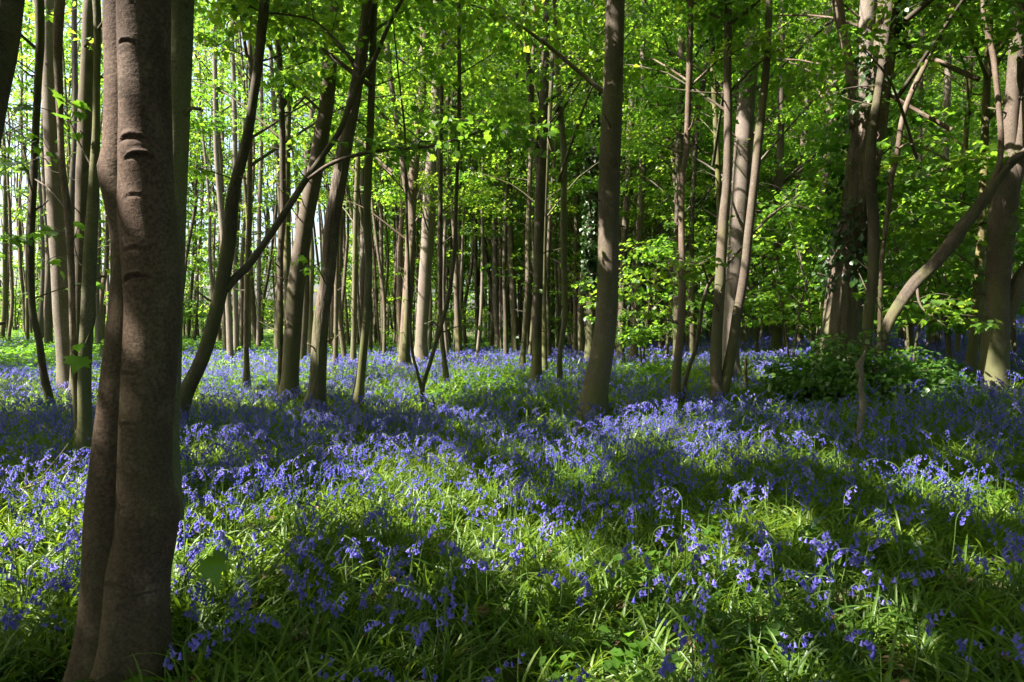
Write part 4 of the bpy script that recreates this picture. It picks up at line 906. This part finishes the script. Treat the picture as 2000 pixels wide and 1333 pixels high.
def trunk_ivy(root, name, lab, z0, z1, n, rad_f, ls, spread, mat='ivy'):
    tr = [c for c in root.children if c.name.startswith('trunk')][0]; me = tr.data; co = np.empty(len(me.vertices) * 3, np.float32); me.vertices.foreach_get("co", co)
    nn = np.empty(len(me.vertices) * 3, np.float32); me.vertices.foreach_get("normal", nn); co = co.reshape(-1, 3); nn = nn.reshape(-1, 3)
    k = (co[:, 2] > z0) & (co[:, 2] < z1) & (np.hypot(nn[:, 0], nn[:, 1]) > .7); m = vnoise(co[:, 2] * 2.2, np.arctan2(nn[:, 1], nn[:, 0]) * 1.0, 1.2, 61)
    if spread < 1: k &= m > .45 - spread
    ids = rng.choice(np.where(k)[0], n); base = np.array(root.location); e = empty(name, base, lab, 'ivy')
    P = co[ids] + base + nn[ids] * (.02 + rad_f * rng.random((n, 1)) ** 2); yaw = np.arctan2(nn[ids, 1], nn[ids, 0]) - np.pi / 2
    s = scatter(LF_MID, P, rot_from(yaw + rng.normal(0, .6, n), rng.normal(-.9, .4, n), rng.normal(0, .5, n)), ls * rng.uniform(.6, 1.3, n), rng.random(n))
    ge = Geo(); ge.add(s[0], s[1], 0, s[2]); ge.make("foliage", M[mat], e, base)
    ge = Geo(); zz = np.linspace(z0, z1, 30)
    for q in range(4):
        a = q * 1.7 + .4 * np.sin(zz * 2 + q); Pp = []
        for z, aa in zip(zz, a):
            kk = np.argmin(np.abs(co[:, 2] - z) * 3 + np.abs(np.angle(np.exp(1j * (np.arctan2(nn[:, 1], nn[:, 0]) - aa))))); Pp.append(co[kk] + base + nn[kk] * .008)
        Pp = catmull(Pp, .08); V, F = tube(Pp, np.full(len(Pp), .009), 5); ge.add(V, F)
    ge.make("stem", M['twig'], e, base)
trunk_ivy(IVYT, 'ivy', 'dark ivy wrapping the tall trunk left of the stout central trunk', 2.2, 13, 5200, .14, .11, 1)
trunk_ivy(BIG, 'ivy', 'ivy climbing the furrowed trunk of the massive oak', 1.6, 6.2, 1100, .2, .085, .36)
# leafy shoots sprouting from the massive oak
b = np.array(BIG.location); C = []
for k in range(84):
    z = rng.uniform(1.5, 5.4); a = (rng.choice([-3.3, .2]) if z > 2.6 else .2) + rng.normal(0, .75); rr = .35 + .5 * rng.random(); cx = np.interp(z, [0, 1.5, 3, 4.5, 5.5], [0, .12, .4, .75, .8]); C.append([b[0] + cx + rr * math.cos(a), b[1] + rr * math.sin(a) * .8, b[2] + z])
C = np.array(C); e = empty('hazel_shoots', b, 'bright leafy shoots sprouting round the trunk of the massive oak', 'shoots'); ge = Geo()
for c in C[::2]:
    cx = b[0] + np.interp(c[2] - b[2], [0, 1.5, 3, 4.5, 5.5], [0, .12, .4, .75, .8]); P = catmull([[cx, b[1], c[2] - .35], [(cx + c[0]) / 2, (b[1] + c[1]) / 2, c[2] - .1], list(c)], .1); V, F = tube(P, np.linspace(.008, .002, len(P)), 4); ge.add(V, F)
ge.make("stem", M['twig'], e, b); s = spray_leaves(C, 9, .24, .13, LF_MAPLE, .4, .4, .4, filt=False); gl = Geo(); gl.add(s[0], s[1], 0, s[2]); gl.make("foliage", M['leaf'], e, b)
def stick(pts, lab, mat='twig', name='fallen_branch', lift=.05, subs=0, cat='branch'):
    P = []
    for px, py, wd, h in pts:
        g = ground_at(px, py, h); P.append([g[0], g[1], g[2] + h, wd * .5 * g[1] / FPX])
    Q = catmull(P, .05); ge = Geo(); V, F = tube(Q[:, :3], Q[:, 3], 8, stem_disp(3, 0, -9, 0, .09)); ge.add(V, F)
    for k in range(subs):
        q = Q[int(len(Q) * rng.uniform(.3, .95)), :3]; d = rng.normal(0, .18, 3); d[2] = abs(d[2]) * .6; PP = catmull([q, q + d, q + 2 * d + rng.normal(0, .04, 3)], .05); V, F = tube(PP, np.linspace(.004, .0015, len(PP)), 4); ge.add(V, F)
    base = Q[0, :3].copy(); o = ge.make(name, [M[mat]], None, base); o.location = tuple(base); tag(o, lab, cat); return o
stick([(-20, 925, 14, .1), (20, 945, 12, .1), (60, 965, 10, .08)], 'thick fallen branch at the left edge among sunlit bluebells', 'twig')
stick([(10, 965, 4, .12), (70, 950, 4, .2), (110, 925, 3, .28), (165, 890, 2, .38)], 'thin pale fallen branch with twigs left of the twin-stemmed beech', 'red', subs=5)
stick([(395, 800, 6, .1), (440, 790, 5, .15), (520, 800, 4, .1)], 'thin dead branch lying between the leaning trunk and the smooth grey trunk', 'red', subs=4)
stick([(615, 772, 5, .08), (655, 765, 5, .12), (700, 748, 4, .15)], 'dark dead branch beside the foot of the furrowed trunk', 'twig', subs=3)
stick([(992, 672, 9, .1), (1005, 660, 9, .45), (1020, 645, 8, .9)], 'pale broken log propped up at the back of the bluebell carpet', 'pale', name='fallen_log', cat='log')
stick([(1130, 668, 8, .1), (1100, 662, 7, .3), (1085, 655, 6, .5)], 'pale fallen limb behind the crooked-footed slim trunk', 'pale')
stick([(1915, 825, 4, .25), (1940, 840, 4, .2), (1965, 858, 3, .12)], 'pale dead twig among bluebells at the right edge', 'red')
stick([(1250, 1150, 9, .06), (1290, 1165, 9, .06), (1330, 1195, 8, .05)], 'brown fallen stick half buried in leaves in the right foreground', 'red')
stick([(1600, 1170, 8, .05), (1680, 1190, 8, .05), (1730, 1205, 6, .04)], 'dark fallen stick among leaves in the bottom right foreground', 'twig')
# the maple seedling right of the twin-stemmed beech
def seedling(px, py, Y, lab, spec, stem_pts=None):
    f = at(px, py, Y); g = float(gz(f[0], f[1])); base = np.array([f[0], f[1], g]); r = empty('maple_seedling', base, lab, 'seedling')
    for lx, ly, ly_d, sz, yaw, pit in spec:
        e = at(lx, ly, ly_d); P = catmull([base + [0, 0, -.02], (base + e) / 2 + [0, 0, .06], e], .03); ge = Geo(); V, F = tube(P, np.linspace(.004, .0018, len(P)), 6); ge.add(V, F); ge.make("stem", M['twig'], r, base)
        s = scatter(LF_MAPLE, e[None], rot_from(np.array([yaw]), np.array([pit]), np.array([.15])), np.array([sz]), np.array([.3])); gl = Geo(); gl.add(s[0], s[1], 0, s[2]); gl.make("leaf", M['leaf'], r, base)
seedling(330, 1205, 2.75, 'maple seedling with two lobed leaves right of the twin-stemmed beech', [(385, 1072, 2.6, .09, 1.7, -.2), (405, 1085, 2.6, .13, -1.9, -1.0), (420, 1080, 2.6, .09, -.9, -.5)])
seedling(240, 1420, 2.15, 'broad-leaved green seedling at the very foot of the twin-stemmed beech', [(185, 1330, 2.1, .10, .9, -.1), (250, 1335, 2.1, .10, -1.0, -.15), (215, 1322, 2.15, .08, 0, -.2)])
